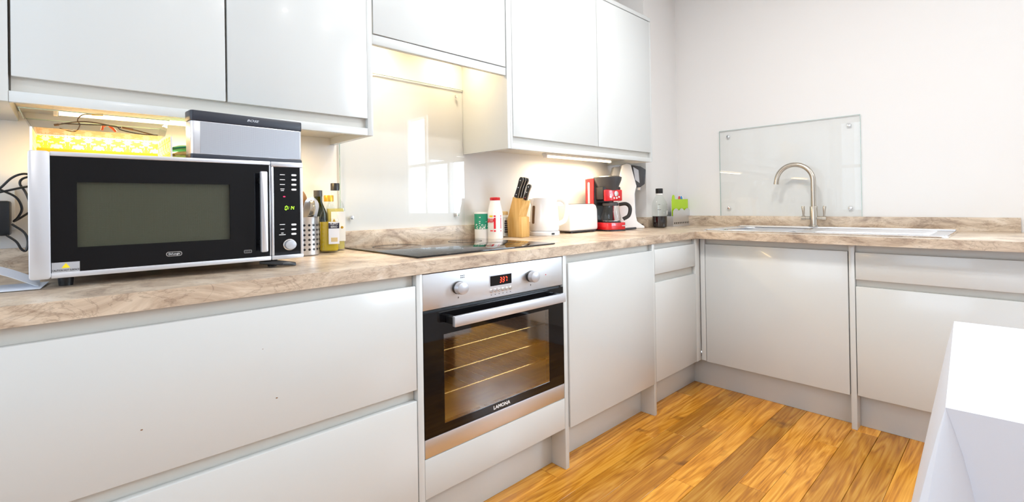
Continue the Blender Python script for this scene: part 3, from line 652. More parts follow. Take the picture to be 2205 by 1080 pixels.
# ------------------------------------------------------------------ open gold box, plastic tray, cables on the microwave
gy0, gy1 = -.36, -.115; gx0, gx1 = -3.275, -3.017; gz0, gz1 = MZ1-.0008, 1.238
bxx = thing('gift_box', 'gold damask patterned box open at the front on the microwave', 'box', (-3.146, -.29, gz0), world=True)
th = .002
obj('floor_panel', B(gx0, gx1, gy0, gy1, gz0+.0003, gz0+th), 'damask', bxx)
for x in (gx0, gx1-th): obj('side_panel', MB().prism([(gy0, gz0+th), (gy1, gz0+th), (gy1, gz1), (gy0, gz1-.010)], 'x', x, x+th), 'damask', bxx)
zl = gz0+.036
obj('back_panel', B(gx0+th, gx1-th, gy1-th, gy1, gz0+th, gz1), 'damask', bxx)
obj('back_moulding', B(gx0+th, gx1-th, gy1-th-.004, gy1-th, zl-.005, zl+.003), 'gold', bxx, bevel=.001)
obj('edge_trim', B(gx0-.001, gx0+.003, gy0-.001, gy0, gz0+.0003, gz1-.010), 'white', bxx); obj('edge_trim', B(gx1-.003, gx1+.001, gy0-.001, gy0, gz0+.0003, gz1-.010), 'white', bxx)
obj('top_trim', B(gx0, gx1, gy1-th-.001, gy1+.0005, gz1, gz1+.0015), 'white', bxx)
tz = gz1+.0019
pt_ = thing('plastic_tray', 'clear plastic tray holding loose cables on the gold box', 'tray', (-3.15, -.19, tz), world=True)
b0, t0 = (-3.277, -3.018, -.26, -.11), (-3.297, -3.010, -.275, -.095); zt_ = 1.2815
def side(i):
    B4 = [(b0[0], b0[2], tz), (b0[1], b0[2], tz), (b0[1], b0[3], tz), (b0[0], b0[3], tz)]; T4 = [(t0[0], t0[2], zt_), (t0[1], t0[2], zt_), (t0[1], t0[3], zt_), (t0[0], t0[3], zt_)]
    j = (i+1) % 4; a, b, c, d = map(Vector, (B4[i], B4[j], T4[j], T4[i])); n = (b-a).cross(d-a).normalized()*.0012
    return MB().hexa([a, b, b-n, a-n], [d, c, c-n, d-n])
for i in range(4): obj('side_wall', side(i), 'plastic', pt_)
obj('base', B(b0[0], b0[1], b0[2], b0[3], tz, tz+.0012), 'plastic', pt_)
rimp = [(t0[0], t0[2], zt_), (t0[1], t0[2], zt_), (t0[1], t0[3], zt_), (t0[0], t0[3], zt_), (t0[0], t0[2], zt_)]
obj('rim', MB().tube(rimp, .0014, 6), 'glassedge', pt_)
def smooth_path(ctrl, n=10):
    P = [Vector(c) for c in ctrl]; P = [2*P[0]-P[1]]+P+[2*P[-1]-P[-2]]; o = []
    for i in range(1, len(P)-2):
        for k in range(n):
            t = k/n; o.append(.5*((2*P[i])+(-P[i-1]+P[i+1])*t+(2*P[i-1]-5*P[i]+4*P[i+1]-P[i+2])*t*t+(-P[i-1]+3*P[i]-3*P[i+1]+P[i+2])*t**3))
    o.append(P[-2]); return o
def pxpath(l, y): return [tuple(at(u, v, 'y', y+dy)) for u, v, dy in l]
cb = thing('charging_cable', 'thin brown cable looped above the gold box', 'cable', (-3.12, -.27, tz+.002), world=True)
obj('cord', MB().tube(smooth_path(pxpath([(125, 268, 0), (170, 262, .01), (205, 264, .01), (245, 272, .005), (285, 279, 0), (330, 290, .0)], -.262)), .0016, 8), 'wirebrown', cb, smooth=True)
obj('plug', MB().tube(pxpath([(116, 269, 0), (127, 268, 0)], -.262), .0028, 8), 'wirebrown', cb, smooth=True)
cb = thing('charging_cable', 'thin brown cable with a pale connector curling upward on the gold box', 'cable', (-3.12, -.24, tz+.002), world=True)
obj('cord', MB().tube(smooth_path(pxpath([(128, 276, 0), (160, 283, .002), (172, 270, 0), (167, 258, 0), (178, 247, 0), (198, 246, 0)], -.236)), .0014, 8), 'wirebrown', cb, smooth=True)
obj('connector', MB().tube(pxpath([(197, 246, 0), (222, 247, 0)], -.236), .003, 8), 'gold', cb, smooth=True)
cb = thing('charging_cable', 'dark cable with a plug end lying over the gold box', 'cable', (-3.08, -.285, tz+.002), world=True)
obj('cord', MB().tube(smooth_path(pxpath([(132, 266, 0), (180, 268, 0), (245, 271, 0), (262, 280, 0), (300, 288, 0), (340, 291, 0)], -.287)), .0014, 8), 'black', cb, smooth=True)
obj('plug', MB().tube(pxpath([(262, 274, 0), (287, 279, 0)], -.287), .0026, 8), 'copper', cb, smooth=True)
p = at(226, 280, 'y', -.25)
og = thing('hair_clip', 'small orange plastic clip in the clear tray', 'clip', (p.x, -.25, tz+.0015))
obj('arm', MB().tube([(-.006, 0, .004), (-.004, 0, .014), (.001, 0, .016)], .003, 8), 'orange', og, smooth=True)
obj('arm', MB().tube([(.008, 0, .017), (.016, .002, .010), (.022, .003, .003)], .003, 8), 'orange', og, smooth=True)
for k, (m_, zz, hh_, lab) in enumerate((('tealcloth', 0, .014, 'teal folded cloth at the bottom of the pile behind the speaker'), ('beigecloth', .0145, .018, 'beige folded cloth between two teal ones behind the speaker'), ('tealcloth', .033, .016, 'teal folded cloth on top of the pile behind the speaker'))):
    t = MB().shell(lambda u, v, zz=zz, hh_=hh_: (-3.005+.14*u, -.32+.12*v, MZ1+.0005+zz+hh_*(1-abs(2*u-1)**5*.5)*(1-abs(2*v-1)**5*.5)+.0008*math.sin(9*u+7*v)), 14, 10, hh_*.2)
    tag(obj('folded_cloth', t, m_, smooth=True), lab, 'cloth', 'folded cloths on the microwave')

# ------------------------------------------------------------------ adapter, cables, leaflet at the left end
ad = thing('power_adapter', 'black power adapter plugged into the wall left of the microwave', 'adapter', (-3.36, -.05, 1.0), world=True)
a = at(0, 432, 'y', -.07); b = at(22, 507, 'y', -.07)
obj('body', B(-3.40, b.x, -.075, -.012, b.z, a.z), 'black', ad, bevel=.005)
obj('socket_plate', B(-3.43, -3.318, -.011, -.0005, .99, 1.10), 'white', ad, bevel=.002)
def cable(label, pts, y, r=.0028):
    q = pxpath(pts, y); tag(obj('power_cable', MB().tube(smooth_path(q, 8), r, 8), 'black', smooth=True), label, 'cable', 'black cables behind the microwave')
cable('black cable arching high beside the microwave', [(-30, 425, 0), (0, 405, 0), (25, 383, 0), (50, 374, 0), (75, 378, .02)], -.05)
cable('black cable in a tight loop beside the microwave', [(-20, 400, .01), (5, 410, .01), (35, 425, 0), (47, 448, 0), (40, 466, 0), (30, 476, 0), (42, 470, .01), (66, 455, .02)], -.045)
cable('black cable crossing level towards the microwave', [(-30, 420, 0), (12, 411, 0), (45, 404, 0), (80, 398, .02)], -.06)
cable('black cable bending down behind the microwave', [(70, 378, 0), (48, 385, 0), (43, 396, 0), (54, 412, 0), (62, 430, 0), (66, 450, .01)], -.035)
cable('black cable dropping from the adapter to the worktop', [(14, 506, 0), (35, 520, 0), (46, 536, 0), (56, 539, 0), (60, 520, 0), (52, 500, 0), (25, 482, 0)], -.08)
lf = thing('paper_leaflet', 'curled white folded leaflet under the microwave corner', 'leaflet', (-3.32, -.40, ZT+.001), world=True)
lp = [Vector(p) for p in ((-3.43, -.30, 0), (-3.30, -.30, 0))]
def low(u, v):
    x = -3.46+.20*u; yb = -.446+.012*math.sin(u*2.2); return (x+.012*v, yb+.11*v-.0*u, ZT+.002+.006*(1-u)**2+.002*v)
obj('page', MB().shell(low, 16, 8, .0006), 'paper', lf, smooth=True)
def hi_(u, v):
    x = -3.45+.187*u; q = max(0, min(1.6, (-3.263-x)/.063)); return (x, -.425+.012*u+.12*v, ZT+.0048+.036*q**1.15/(1+.25*q*q)*1.2+.004*v)
pg = obj('page', MB().shell(hi_, 40, 8, .0006), 'paper', lf, smooth=True)

# ------------------------------------------------------------------ utensil pot and oil bottles
def put(u, y): return at(u, 440, 'y', y).x
cx = put(657, -.165)
ut = thing('utensil_pot', 'perforated steel utensil pot beside the microwave', 'pot', (cx, -.165, ZT+.0003))
obj('cup', MB().lathe([(.040, 0), (.0445, .004), (.0445, .130), (.0455, .133), (.043, .133), (.0425, .006), (.01, .004)], n=40, caps=False).add([(0, 0, .003)], []), 'steel_v', ut, smooth=True)
hm = MB()
hc = []
for i in range(18):
    for j in range(6):
        a = 2*math.pi*i/18+.1
        hm = MB().lathe([(.0042, 0), (.0042, .0012)], n=8).xf(Matrix.Translation((.0442*math.cos(a), .0442*math.sin(a), .022+.0165*j)) @ Matrix.Rotation(a, 4, 'Z') @ Matrix.Rotation(math.pi/2, 4, 'Y'))
        hc.append(hm)
hm = MB()
for h_ in hc: hm.add(h_.v, h_.f)
obj('hole_pattern', hm, 'black', ut)['kind'] = 'stuff'
def utensil(name, label, m_, base, tip, head, roll=0):
    d = Vector(tip)-Vector(base); o = thing(name, label, 'utensil', (cx+base[0], -.165+base[1], ZT+.006+base[2]))
    obj('handle', MB().tube([(0, 0, 0), tuple(d*.6)], .0035, 8), m_, o, smooth=True)
    t = d.normalized(); s_ = Vector((math.cos(roll), math.sin(roll), 0)); s_ = (s_-t*s_.dot(t)).normalized(); n = t.cross(s_)
    L, w, th_, cup = head
    def fn(u, v):
        q = (1-(abs(2*u-1))**2.4)**.5 if 0 < u < 1 else .12
        w_ = w*max(.25, min(1, q*1.1)); return tuple(d*.58+t*(L*u)+s_*(w_*(v-.5))+n*(cup*((2*v-1)**2+(2*u-1)**2)))
    obj('head', MB().shell(fn, 10, 8, th_), m_, o, smooth=True)
utensil('spatula', 'pale grey steel turner leaning out of the utensil pot', 'silver', (-.012, .0, 0), (.028, -.004, .19), (.085, .06, .002, .004), .3)
utensil('wooden_spoon', 'wooden spoon leaning in the utensil pot', 'woodspoon', (-.01, .012, 0), (.0, .01, .215), (.09, .045, .004, .006), .6)
utensil('serving_spoon', 'shiny steel serving spoon leaning towards the oil bottles', 'nickel', (-.012, -.018, 0), (.030, -.030, .185), (.075, .05, .002, .01), 1.0)
utensil('slotted_spoon', 'dark nylon spoon at the back of the utensil pot', 'black', (.012, .02, 0), (.024, .026, .18), (.07, .045, .003, .008), 2.0)

def bottle(name, label, u, y, prof, m_, liquid=None, cap=None, power=2, rot=0, n=32):
    o = thing(name, label, 'bottle', (put(u, y), y, ZT+.0003), rot)
    obj('glass', MB().lathe(prof, n=n, power=power), m_, o, smooth=True)
    if liquid: obj('contents', MB().lathe(liquid[1], n=n, power=power), liquid[0], o, smooth=True)
    if cap: obj('cap', MB().lathe(cap[1], n=24), cap[0], o, smooth=True)
    return o
ry = math.radians(-22)
o = bottle('oil_bottle', 'squat olive oil bottle with a gold cap and pale label', 708, -.125, [(.030, 0), (.034, .004), (.034, .110), (.030, .135), (.018, .165), (.0145, .178), (.0145, .19)], 'bottle',
           ('oil', [(.028, .006), (.0318, .010), (.0318, .112)]), ('gold', [(.0172, .186), (.0172, .207), (.016, .209)]), 5, ry)
obj('label_print', B(-.002, .0345, -.0362, -.0349, .032, .112), 'paper', o)
obj('label_band', B(-.002, .0345, -.0366, -.0361, .088, .108), 'navyprint', o); obj('label_picture', B(.006, .028, -.0366, -.0361, .04, .055), 'beigecloth', o)
text('lettering', 'FILIPPO\nBERIO', .0105, 'white', o, face_y(.0165, -.0367, .099), ext=.0002, sx=.78)
obj('label_emblem', MB().prism([(.010, .109), (.024, .109), (.017, .124)], 'y', -.0353, -.0346), 'gold', o)
o = bottle('oil_bottle', 'tall pale oil bottle with a black cap and white label', 722, -.062, [(.030, 0), (.033, .004), (.033, .155), (.030, .172), (.018, .200), (.0145, .212), (.0145, .232)], 'bottle',
           ('paleoil', [(.0285, .006), (.031, .010), (.031, .160)]), ('black', [(.0165, .229), (.0165, .255), (.0155, .257)]), 5, math.radians(-18))
obj('label_print', B(-.018, .0325, -.0350, -.0337, .036, .148), 'white', o); obj('label_seal', MB().lathe([(.005, 0), (.005, .0005)], n=14).xf(Matrix.Translation((.02, -.035, .088)) @ Matrix.Rotation(math.pi/2, 4, 'X')), 'gold', o)
bottle('oil_bottle', 'dark green oil bottle with a dark cap behind the utensil pot', 685, -.054, [(.025, 0), (.028, .004), (.028, .14), (.013, .185), (.013, .21)], 'darkbottle',
       ('darkoil', [(.023, .006), (.025, .01), (.025, .13)]), ('dkgrey', [(.0155, .206), (.0155, .229)]), 4)

# ------------------------------------------------------------------ salt, tub, pepper
o = thing('drum_tub', 'green and white cardboard tub standing behind the hob', 'tub', (put(1037, -.06), -.06, ZT+.0003))
r = .036; obj('body', MB().lathe([(r, 0), (r, .05)], n=36), 'white', o, smooth=True); obj('green_wrap', MB().lathe([(r+.0003, .048), (r+.0003, .122)], n=36), 'teal', o, smooth=True)
obj('lid', MB().lathe([(r+.001, .122), (r+.001, .129), (r-.003, .130)], n=36), 'white', o, smooth=True)
random.seed(3); m = MB()
for k in range(60):
    a = random.uniform(-math.pi, 0); z = .05+abs(random.gauss(0, .010)); q = random.uniform(.001, .004)
    M_ = Matrix.Rotation(a, 4, 'Z') @ Matrix.Translation((r+.0004, 0, z)) @ Matrix.Rotation(random.uniform(0, 3), 4, 'X'); m.add([M_ @ Vector(p) for p in ((0, -q, -q*.5), (0, q, -q*.5), (0, q, q*.5), (0, -q, q*.5), (.0004, -q, -q*.5), (.0004, q, -q*.5), (.0004, q, q*.5), (.0004, -q, q*.5))], [(0,3,2,1),(4,5,6,7),(0,1,5,4),(1,2,6,5),(2,3,7,6),(3,0,4,7)])
obj('crystal_print', m, 'white', o)['kind'] = 'stuff'
m = MB()
for a0, a1, z in ((-75, -48, .108), (-68, -48, .098), (-80, -55, .086), (-62, -46, .078), (-150, -138, .105), (-152, -140, .085), (-152, -141, .076)):
    for k in range(4):
        a = math.radians(a0+(a1-a0)*k/4); b = math.radians(a0+(a1-a0)*(k+.8)/4); R1, R2 = r+.0004, r+.0009
        m.hexa([(R1*math.cos(a), R1*math.sin(a), z-.002), (R2*math.cos(a), R2*math.sin(a), z-.002), (R2*math.cos(b), R2*math.sin(b), z-.002), (R1*math.cos(b), R1*math.sin(b), z-.002)],
               [(R1*math.cos(a), R1*math.sin(a), z+.002), (R2*math.cos(a), R2*math.sin(a), z+.002), (R2*math.cos(b), R2*math.sin(b), z+.002), (R1*math.cos(b), R1*math.sin(b), z+.002)])
obj('white_print', m, 'white', o)
SY = -.122
o = thing('salt_bottle', 'white salt bottle with red lettering and red cap behind the hob', 'bottle', (put(1066, SY), SY, ZT+.0003))
obj('body', MB().lathe([(.035, 0), (.0375, .004), (.0375, .120), (.0345, .140), (.026, .178), (.024, .186)], n=36), 'whitegloss', o, smooth=True)
obj('cap', MB().lathe([(.0245, .186), (.0255, .188), (.0255, .199), (.023, .201)], n=30), 'red', o, smooth=True)
def wrap(mb, r, a0, a1, z0, z1, t=.0006, n=6):
    for k in range(n):
        a = math.radians(a0+(a1-a0)*k/n); b = math.radians(a0+(a1-a0)*(k+1)/n); f = lambda R_, q, z: (R_*math.cos(q), R_*math.sin(q), z)
        mb.hexa([f(r, a, z0), f(r+t, a, z0), f(r+t, b, z0), f(r, b, z0)], [f(r, a, z1), f(r+t, a, z1), f(r+t, b, z1), f(r, b, z1)])
    return mb
m = MB()
for a0, a1, z0_, z1_ in ((-143, -128, .050, .103), (-143, -128, .104+.003, .114), (-143, -128, .036, .043), (-90, -84, .050, .103), (-90, -84, .107, .114), (-90, -84, .036, .043), (-172, -150, .038, .043)): wrap(m, .0376, a0, a1, z0_, z1_)
obj('red_print', m, 'redprint', o); obj('yellow_print', wrap(MB(), .0376, -178, -150, .106, .114), 'yellowprint', o)
def wraptext(parent, s_, size, r, ang, z, mname, step):
    for k, ch in enumerate(s_):
        a = math.radians(ang+(k-(len(s_)-1)/2)*step)
        M_ = Matrix.Rotation(a+math.pi/2, 4, 'Z') @ Matrix.Translation((0, -r-.0004, z)) @ Matrix.Rotation(math.pi/2, 4, 'X')
        text('letter', ch, size, mname, parent, M_, ext=.0005, bold=.0008, sx=.62)
wraptext(o, 'SAXA', .028, .0378, -172, .088, 'redprint', 16)
PY_ = -.05
o = thing('pepper_jar', 'small clear jar with dark lettering beside the knife block', 'jar', (put(1085, PY_), PY_, ZT+.0003))
obj('glass', MB().lathe([(.020, 0), (.022, .003), (.022, .105), (.019, .112)], n=26), 'bottle', o, smooth=True); obj('contents', MB().lathe([(.0195, .004), (.0195, .10)], n=26), 'paper', o, smooth=True)
obj('lid', MB().lathe([(.0205, .112), (.0205, .128), (.019, .13)], n=26), 'beigecloth', o, smooth=True); m = MB()
for k in range(6): wrap(m, .0221, -130+4*(k % 2), -75-6*(k % 3), .022+k*.011, .029+k*.011)
obj('dark_print', m, 'navyprint', o)

# ------------------------------------------------------------------ knife block
KY = -.125; kx = put(1116, KY)
kb = thing('knife_block', 'light wooden knife block with black handled knives', 'knife block', (kx, KY, ZT+.0003), math.radians(-78))
ln = .046
KR = math.radians(-78)
prof = [(-.042, 0), (.042, 0), (.042, .10), (.026, .105), (.052, .182), (-.008, .203), (-.046, .085)]
obj('block', MB().prism(prof, 'y', -.036, .036), 'woodblock', kb, bevel=.002)
ax = Vector((.045, 0, .12)).normalized(); px_ = Vector((ax.z, 0, -ax.x))
def knife(cxy, lab, L, wd):
    base = Vector((-.008, 0, .203))+Vector((.06, 0, -.021))*cxy[0]; base.y = cxy[1]
    M_ = kb.matrix_basis
    o = thing('kitchen_knife', lab, 'knife', tuple(Vector((kx, KY, ZT+.0003))+Matrix.Rotation(math.radians(-78), 3, 'Z') @ base), math.radians(-78), group='knives in the wooden block')
    def fn(th0, th1, off_, ww):
        p = [Vector((0, 0, 0))+ax*a+px_*b for a, b in ((.002, -ww), (L*.5, -ww*.8), (L*.9, -ww*1.0), (L, -ww*.5), (L, ww*.6), (L*.9, ww*1.1), (L*.5, ww*.75), (.002, ww))]
        return MB().prism([(q.x, q.z) for q in p], 'y', th0, th1)
    tng = obj('tang', fn(-.0012, .0012, 0, wd*1.02), 'chrome', o)
    obj('blade', MB().prism([(q.x, q.z) for q in (ax*-.04-px_*wd*.7, ax*.004-px_*wd*.7, ax*.004+px_*wd*.7, ax*-.04+px_*wd*.7)], 'y', -.001, .001), 'chrome', o)
    for s_ in (-1, 1):
        hd = obj('handle_scale', fn(*(sorted((s_*.0013, s_*.007))), 0, wd), 'black', o, bevel=.0015)
        for f_ in (.15, .5, .84):
            q = ax*(L*f_); obj('rivet', MB().cyl((q.x, s_*.0069, q.z), (q.x, s_*.0078, q.z), .0026, n=12), 'chrome', o)
knife((.2, -.024), 'tall black handled knife nearest the salt bottle in the block', .108, .011)
knife((.2, .0), 'black handled knife in the middle of the block', .108, .0105)
knife((.2, .024), 'tall black handled knife nearest the kettle in the block', .106, .0105)
knife((.84, .0), 'short black handled knife low in the block', .084, .010)

# ------------------------------------------------------------------ kettle
KTY = -.135; ktx = put(1172, KTY)
k = thing('electric_kettle', 'white plastic jug kettle between knife block and toaster', 'kettle', (ktx, KTY, ZT+.0003), math.radians(-32))
obj('power_base', MB().lathe([(.078, 0), (.08, .004), (.08, .018), (.074, .022)], n=40), 'white', k, smooth=True)
obj('body', MB().lathe([(.076, .024), (.079, .03), (.078, .08), (.073, .14), (.068, .185), (.066, .190)], n=48, sx=1.0, sy=.92), 'whitegloss', k, smooth=True)
obj('lid', MB().lathe([(.0665, .190), (.064, .196), (.05, .199), (.01, .2)], n=48, sx=1, sy=.92), 'white', k, smooth=True)
obj('spout', MB().hexa([(-.062, -.016, .14), (-.05, -.02, .14), (-.05, .02, .14), (-.062, .016, .14)], [(-.082, -.012, .192), (-.05, -.03, .192), (-.05, .03, .192), (-.082, .012, .192)]), 'whitegloss', k, bevel=.004)
obj('handle', MB().tube(smooth_path([(.055, 0, .188), (.095, 0, .188), (.120, 0, .165), (.125, 0, .12), (.112, 0, .075), (.074, 0, .055)], 8), .0115, 14, 1.2), 'whitegloss', k, smooth=True)
wa = math.radians(-155)
gd = MB().prism(off(rrect(.016, .095, .0078), 0, .11), 'y', -.0005, .004)
gd.xf(Matrix.Rotation(wa+math.pi/2, 4, 'Z') @ Matrix.Translation((0, -.083, 0)) @ Matrix.Rotation(-.06, 4, 'X'))
wg = obj('water_gauge', gd, 'copper', k)
m = MB()
for z in (.085, .11, .135, .148): m.add(*(lambda q: (q.v, q.f))(B(-.0045, .0045, -.0012, -.0004, z-.001, z+.001).xf(Matrix.Rotation(wa+math.pi/2, 4, 'Z') @ Matrix.Translation((0, -.083, 0)) @ Matrix.Rotation(-.06, 4, 'X'))))
obj('gauge_marks', m, 'dkgrey', wg)
obj('switch', B(-.008, .008, -.083, -.077, .006, .014).xf(Matrix.Rotation(.3, 4, 'Z')), 'black', k)

# ------------------------------------------------------------------ toaster
TOY = -.115; tox = put(1240, TOY)
t = thing('toaster', 'white two-slot toaster beside the kettle', 'toaster', (tox, TOY, ZT+.0003), math.radians(0))
bpr = [(-.06, .012), (.06, .012), (.062, .03), (.060, .13), (.052, .153), (.036, .162), (-.036, .162), (-.052, .153), (-.060, .13), (-.062, .03)]
obj('shell', MB().prism(bpr, 'x', -.125, .125), 'whitegloss', t, bevel=.008, seg=3)
for y_ in (-.024, .024): obj('slot', B(-.105, .105, y_-.012, y_+.012, .1615, .1632), 'dkgrey', t)
obj('lever', B(.125, .148, -.014, .014, .118, .130), 'white', t, bevel=.003); obj('lever_slot', B(.1245, .1262, -.003, .003, .05, .135), 'dkgrey', t)
obj('browning_dial', MB().cyl((.124, .03, .05), (.134, .03, .05), .013, n=20), 'white', t, smooth=True)
obj('base', B(-.115, .115, -.055, .055, .005, .013), 'dkgrey', t)
for x in (-.1, .1):
    for y_ in (-.045, .045): obj('foot', MB().lathe([(.008, 0), (.008, .006)], (x, y_, 0), 12), 'black', t)
tag(obj('mains_cable', MB().tube(smooth_path([(tox-.16, -.06, ZT+.0045), (tox-.2, -.045, ZT+.0045), (tox-.27, -.04, ZT+.0045)]), .004, 8), 'copper', smooth=True), 'brown cord lying on the worktop behind the kettle', 'cord')

# ------------------------------------------------------------------ coffee machine
CY = -.16; cfx = put(1304, CY)
c = thing('coffee_machine', 'red and black filter coffee machine with glass jug', 'coffee maker', (cfx, CY, ZT+.0003), math.radians(-14))
# local: front is -y
obj('base', MB().prism(off(rrect(.150, .20, .03), 0, -.005), 'z', .008, .05), 'red', c, bevel=.003)
obj('base_foot', MB().prism(off(rrect(.154, .204, .032), 0, -.005), 'z', 0, .008), 'black', c)
tw = obj('tower', MB().prism(off(rrect(.150, .085, .02), 0, .0525), 'z', .05, .315), 'black', c, bevel=.003)
obj('side_panel', MB().prism([(.008, .05), (.088, .05), (.092, .10), (.092, .312), (.012, .312), (.018, .10)], 'x', -.0795, -.0752), 'red', c, bevel=.001)
obj('side_panel', MB().prism([(.008, .05), (.088, .05), (.092, .10), (.092, .312), (.012, .312), (.018, .10)], 'x', .0752, .0795), 'red', c, bevel=.001)
obj('water_gauge', MB().prism(off(rrect(.016, .135, .0075), .058, .225), 'x', -.0815, -.0795), 'paper', c)
obj('brew_head', B(-.07, .07, -.06, .011, .185, .262), 'black', c, bevel=.008)
fb = obj('filter_basket', MB().lathe([(.056, .240), (.062, .255), (.081, .300), (.083, .312)], (0, -.022, 0), 36), 'dkgrey', c, smooth=True)
obj('lid', MB().lathe([(.083, .312), (.084, .318), (.07, .324), (.01, .325)], (0, -.022, 0), 36), 'dkgrey', c, smooth=True)
cpn = obj('control_panel', B(-.066, .066, -.076, -.060, .176, .244), 'red', c, bevel=.006)
obj('clock', MB().lathe([(.016, 0), (.016, .003), (.013, .004)], n=24).xf(Matrix.Translation((.016, -.076, .219)) @ Matrix.Rotation(math.pi/2, 4, 'X')), 'chrome', cpn, smooth=True)
for x, z, rr in ((-.026, .202, .0075), (.0, .194, .0055), (.02, .194, .0055), (.038, .2, .0055), (-.028, .214, .003)):
    obj('button', MB().lathe([(rr, 0), (rr*.9, .003)], n=14).xf(Matrix.Translation((x, -.076, z)) @ Matrix.Rotation(math.pi/2, 4, 'X')), 'white', cpn, smooth=True)
obj('hot_plate', MB().lathe([(.06, .05), (.06, .054)], (0, -.045, 0), 32), 'black', c, smooth=True)
obj('trim', B(.03, .07, -.1072, -.105, .028, .033), 'chrome', c)
jug = obj('jug', MB().lathe([(.050, .0555), (.060, .062), (.062, .085), (.050, .125), (.043, .150), (.045, .158)], (0, -.045, 0), 36), 'bottle', c, smooth=True)
obj('jug_band', MB().lathe([(.0445, .148), (.047, .150), (.048, .160), (.046, .163)], (0, -.045, 0), 36), 'dkgrey', jug, smooth=True)
obj('jug_lid', MB().lathe([(.046, .163), (.04, .170), (.012, .172)], (0, -.045, 0), 32), 'black', jug, smooth=True)
obj('jug_ring', MB().lathe([(.0525, .056), (.0555, .058), (.0545, .061)], (0, -.045, 0), 36), 'chrome', jug, smooth=True)
obj('jug_handle', MB().tube(smooth_path([(.038, -.075, .155), (.070, -.102, .158), (.086, -.117, .135), (.080, -.112, .090), (.055, -.09, .068)], 8), .008, 10, 1.5), 'black', jug, smooth=True)

# ------------------------------------------------------------------ soda maker
DY = -.155; dx = put(1358, DY)
s = thing('soda_maker', 'tall white and black drinks carbonating machine in the corner', 'soda maker', (dx, DY, ZT+.0003), math.radians(-42))
# local: front is +x (profile in x,z), extruded in y
bp = [(-.075, 0), (.075, 0), (.078, .012), (.062, .022), (.030, .045), (.018, .10), (.016, .22), (.030, .27), (.012, .34), (-.004, .405), (-.03, .418), (-.062, .405), (-.082, .33), (-.088, .2), (-.08, .06)]
obj('body', MB().prism(bp, 'y', -.042, .042), 'whitegloss', s, bevel=.006, seg=3)
obj('carbonator_head', MB().prism([(.012, .27), (.055, .262), (.085, .285), (.092, .375), (.06, .395), (.002, .405), (.014, .34), (.032, .272)], 'y', -.034, .034), 'dkgrey', s, bevel=.004)
obj('head_plate', MB().prism([(.022, .31), (.05, .29), (.044, .372), (.010, .393)], 'y', -.0355, -.034), 'silver', s)
obj('nozzle', MB().lathe([(.014, .245), (.018, .262)], (.056, 0, 0), 18), 'chrome', s, smooth=True)
obj('back_panel', MB().prism([(.012, .05), (.024, .06), (.020, .25), (.012, .25)], 'y', -.03, .03), 'silver', s)
obj('drip_tray', MB().lathe([(.034, .022), (.036, .026), (.030, .028)], (.046, 0, 0), 24), 'black', s, smooth=True)
obj('gas_cover', MB().prism([(-.135, .30), (-.085, .30), (-.07, .395), (-.11, .395)], 'y', -.036, .036), 'grey', s, bevel=.004)
obj('rear_column', MB().prism([(-.13, 0), (-.076, 0), (-.084, .305), (-.13, .305)], 'y', -.034, .034), 'white', s, bevel=.004)
# soda bottle
o = bottle('soda_bottle', 'clear bottle a third full of dark cola with a black cap', 1420, -.272, [(.040, 0), (.046, .006), (.048, .05), (.048, .135), (.044, .165), (.028, .195), (.019, .210), (.019, .225)], 'bottle',
           ('cola', [(.038, .003), (.044, .008), (.0455, .05), (.0455, .075)]), ('black', [(.022, .222), (.023, .224), (.023, .252), (.021, .254)]))
obj('cap_band', MB().lathe([(.0195, .212), (.0215, .214), (.0215, .220), (.0195, .222)], n=24), 'white', o, smooth=True)
m = wrap(MB(), .0484, -165, -140, .116, .119); wrap(m, .0484, -60, -40, .116, .119); wrap(m, .047, -160, -145, .150, .152); wrap(m, .047, -55, -42, .150, .152)
obj('fill_line', m, 'dkgrey', o); obj('label_print', wrap(MB(), .0484, -80, -35, .085, .108), 'white', o)

# ------------------------------------------------------------------ chopping board rack
RY = -.25; ra = put(1441, RY); rb_ = put(1478, RY)
r_ = thing('board_rack', 'steel rack with a perforated base holding chopping boards', 'rack', ((ra+rb_)/2, RY, ZT+.0003), 0)
hw = (rb_-ra)/2-.004; hw = min(hw, .125)
obj('front_plate', B(-hw, hw, -.026, -.0245, .004, .105), 'steel', r_, bevel=.0005, seg=1); obj('rear_plate', B(-hw, hw, .0235, .025, .004, .100), 'steel', r_, bevel=.0005, seg=1)
obj('base_tray', B(-hw-.006, hw+.006, -.034, .03, 0, .004), 'steel', r_, bevel=.001)
for sg in (-1, 1): obj('end_plate', B(sg*hw-.0008, sg*hw+.0008, -.0245, .0235, .004, .07), 'steel', r_)
for k in range(9): obj('vent_hole', MB().lathe([(.0065, 0), (.0065, .0006)], n=12).xf(Matrix.Translation((-hw+.018+k*(2*hw-.036)/8, -.026, .022)) @ Matrix.Rotation(math.pi/2, 4, 'X')), 'black', r_)
def board(lab, m_, y_, tabx):
    tw_ = .016; x0 = -hw+.045; top = .172
    poly = [(x0, 0), (hw-.006, 0), (hw-.006, top), (tabx+tw_, top)]+[(tabx+tw_*math.cos(a), top+.030*math.sin(a)) for a in [math.pi*q/8 for q in range(1, 8)]]+[(tabx-tw_, top), (x0, top)]
    o = thing('chopping_board', lab, 'chopping board', ((ra+rb_)/2, RY+y_, ZT+.0043), 0, group='index chopping boards')
    obj('board', MB().prism(poly, 'y', -.002, .002), m_, o, bevel=.0008, seg=1)
board('red chopping board with its tab showing above the green one', 'red', -.006, .008)
board('blue chopping board with its tab showing behind the green one', 'blue', .002, .052)
board('white chopping board at the back of the steel rack', 'white', .011, .09)
o = thing('chopping_board', 'lime green chopping board standing frontmost in the rack', 'chopping board', ((ra+rb_)/2, RY-.014, ZT+.0043), 0, group='index chopping boards')
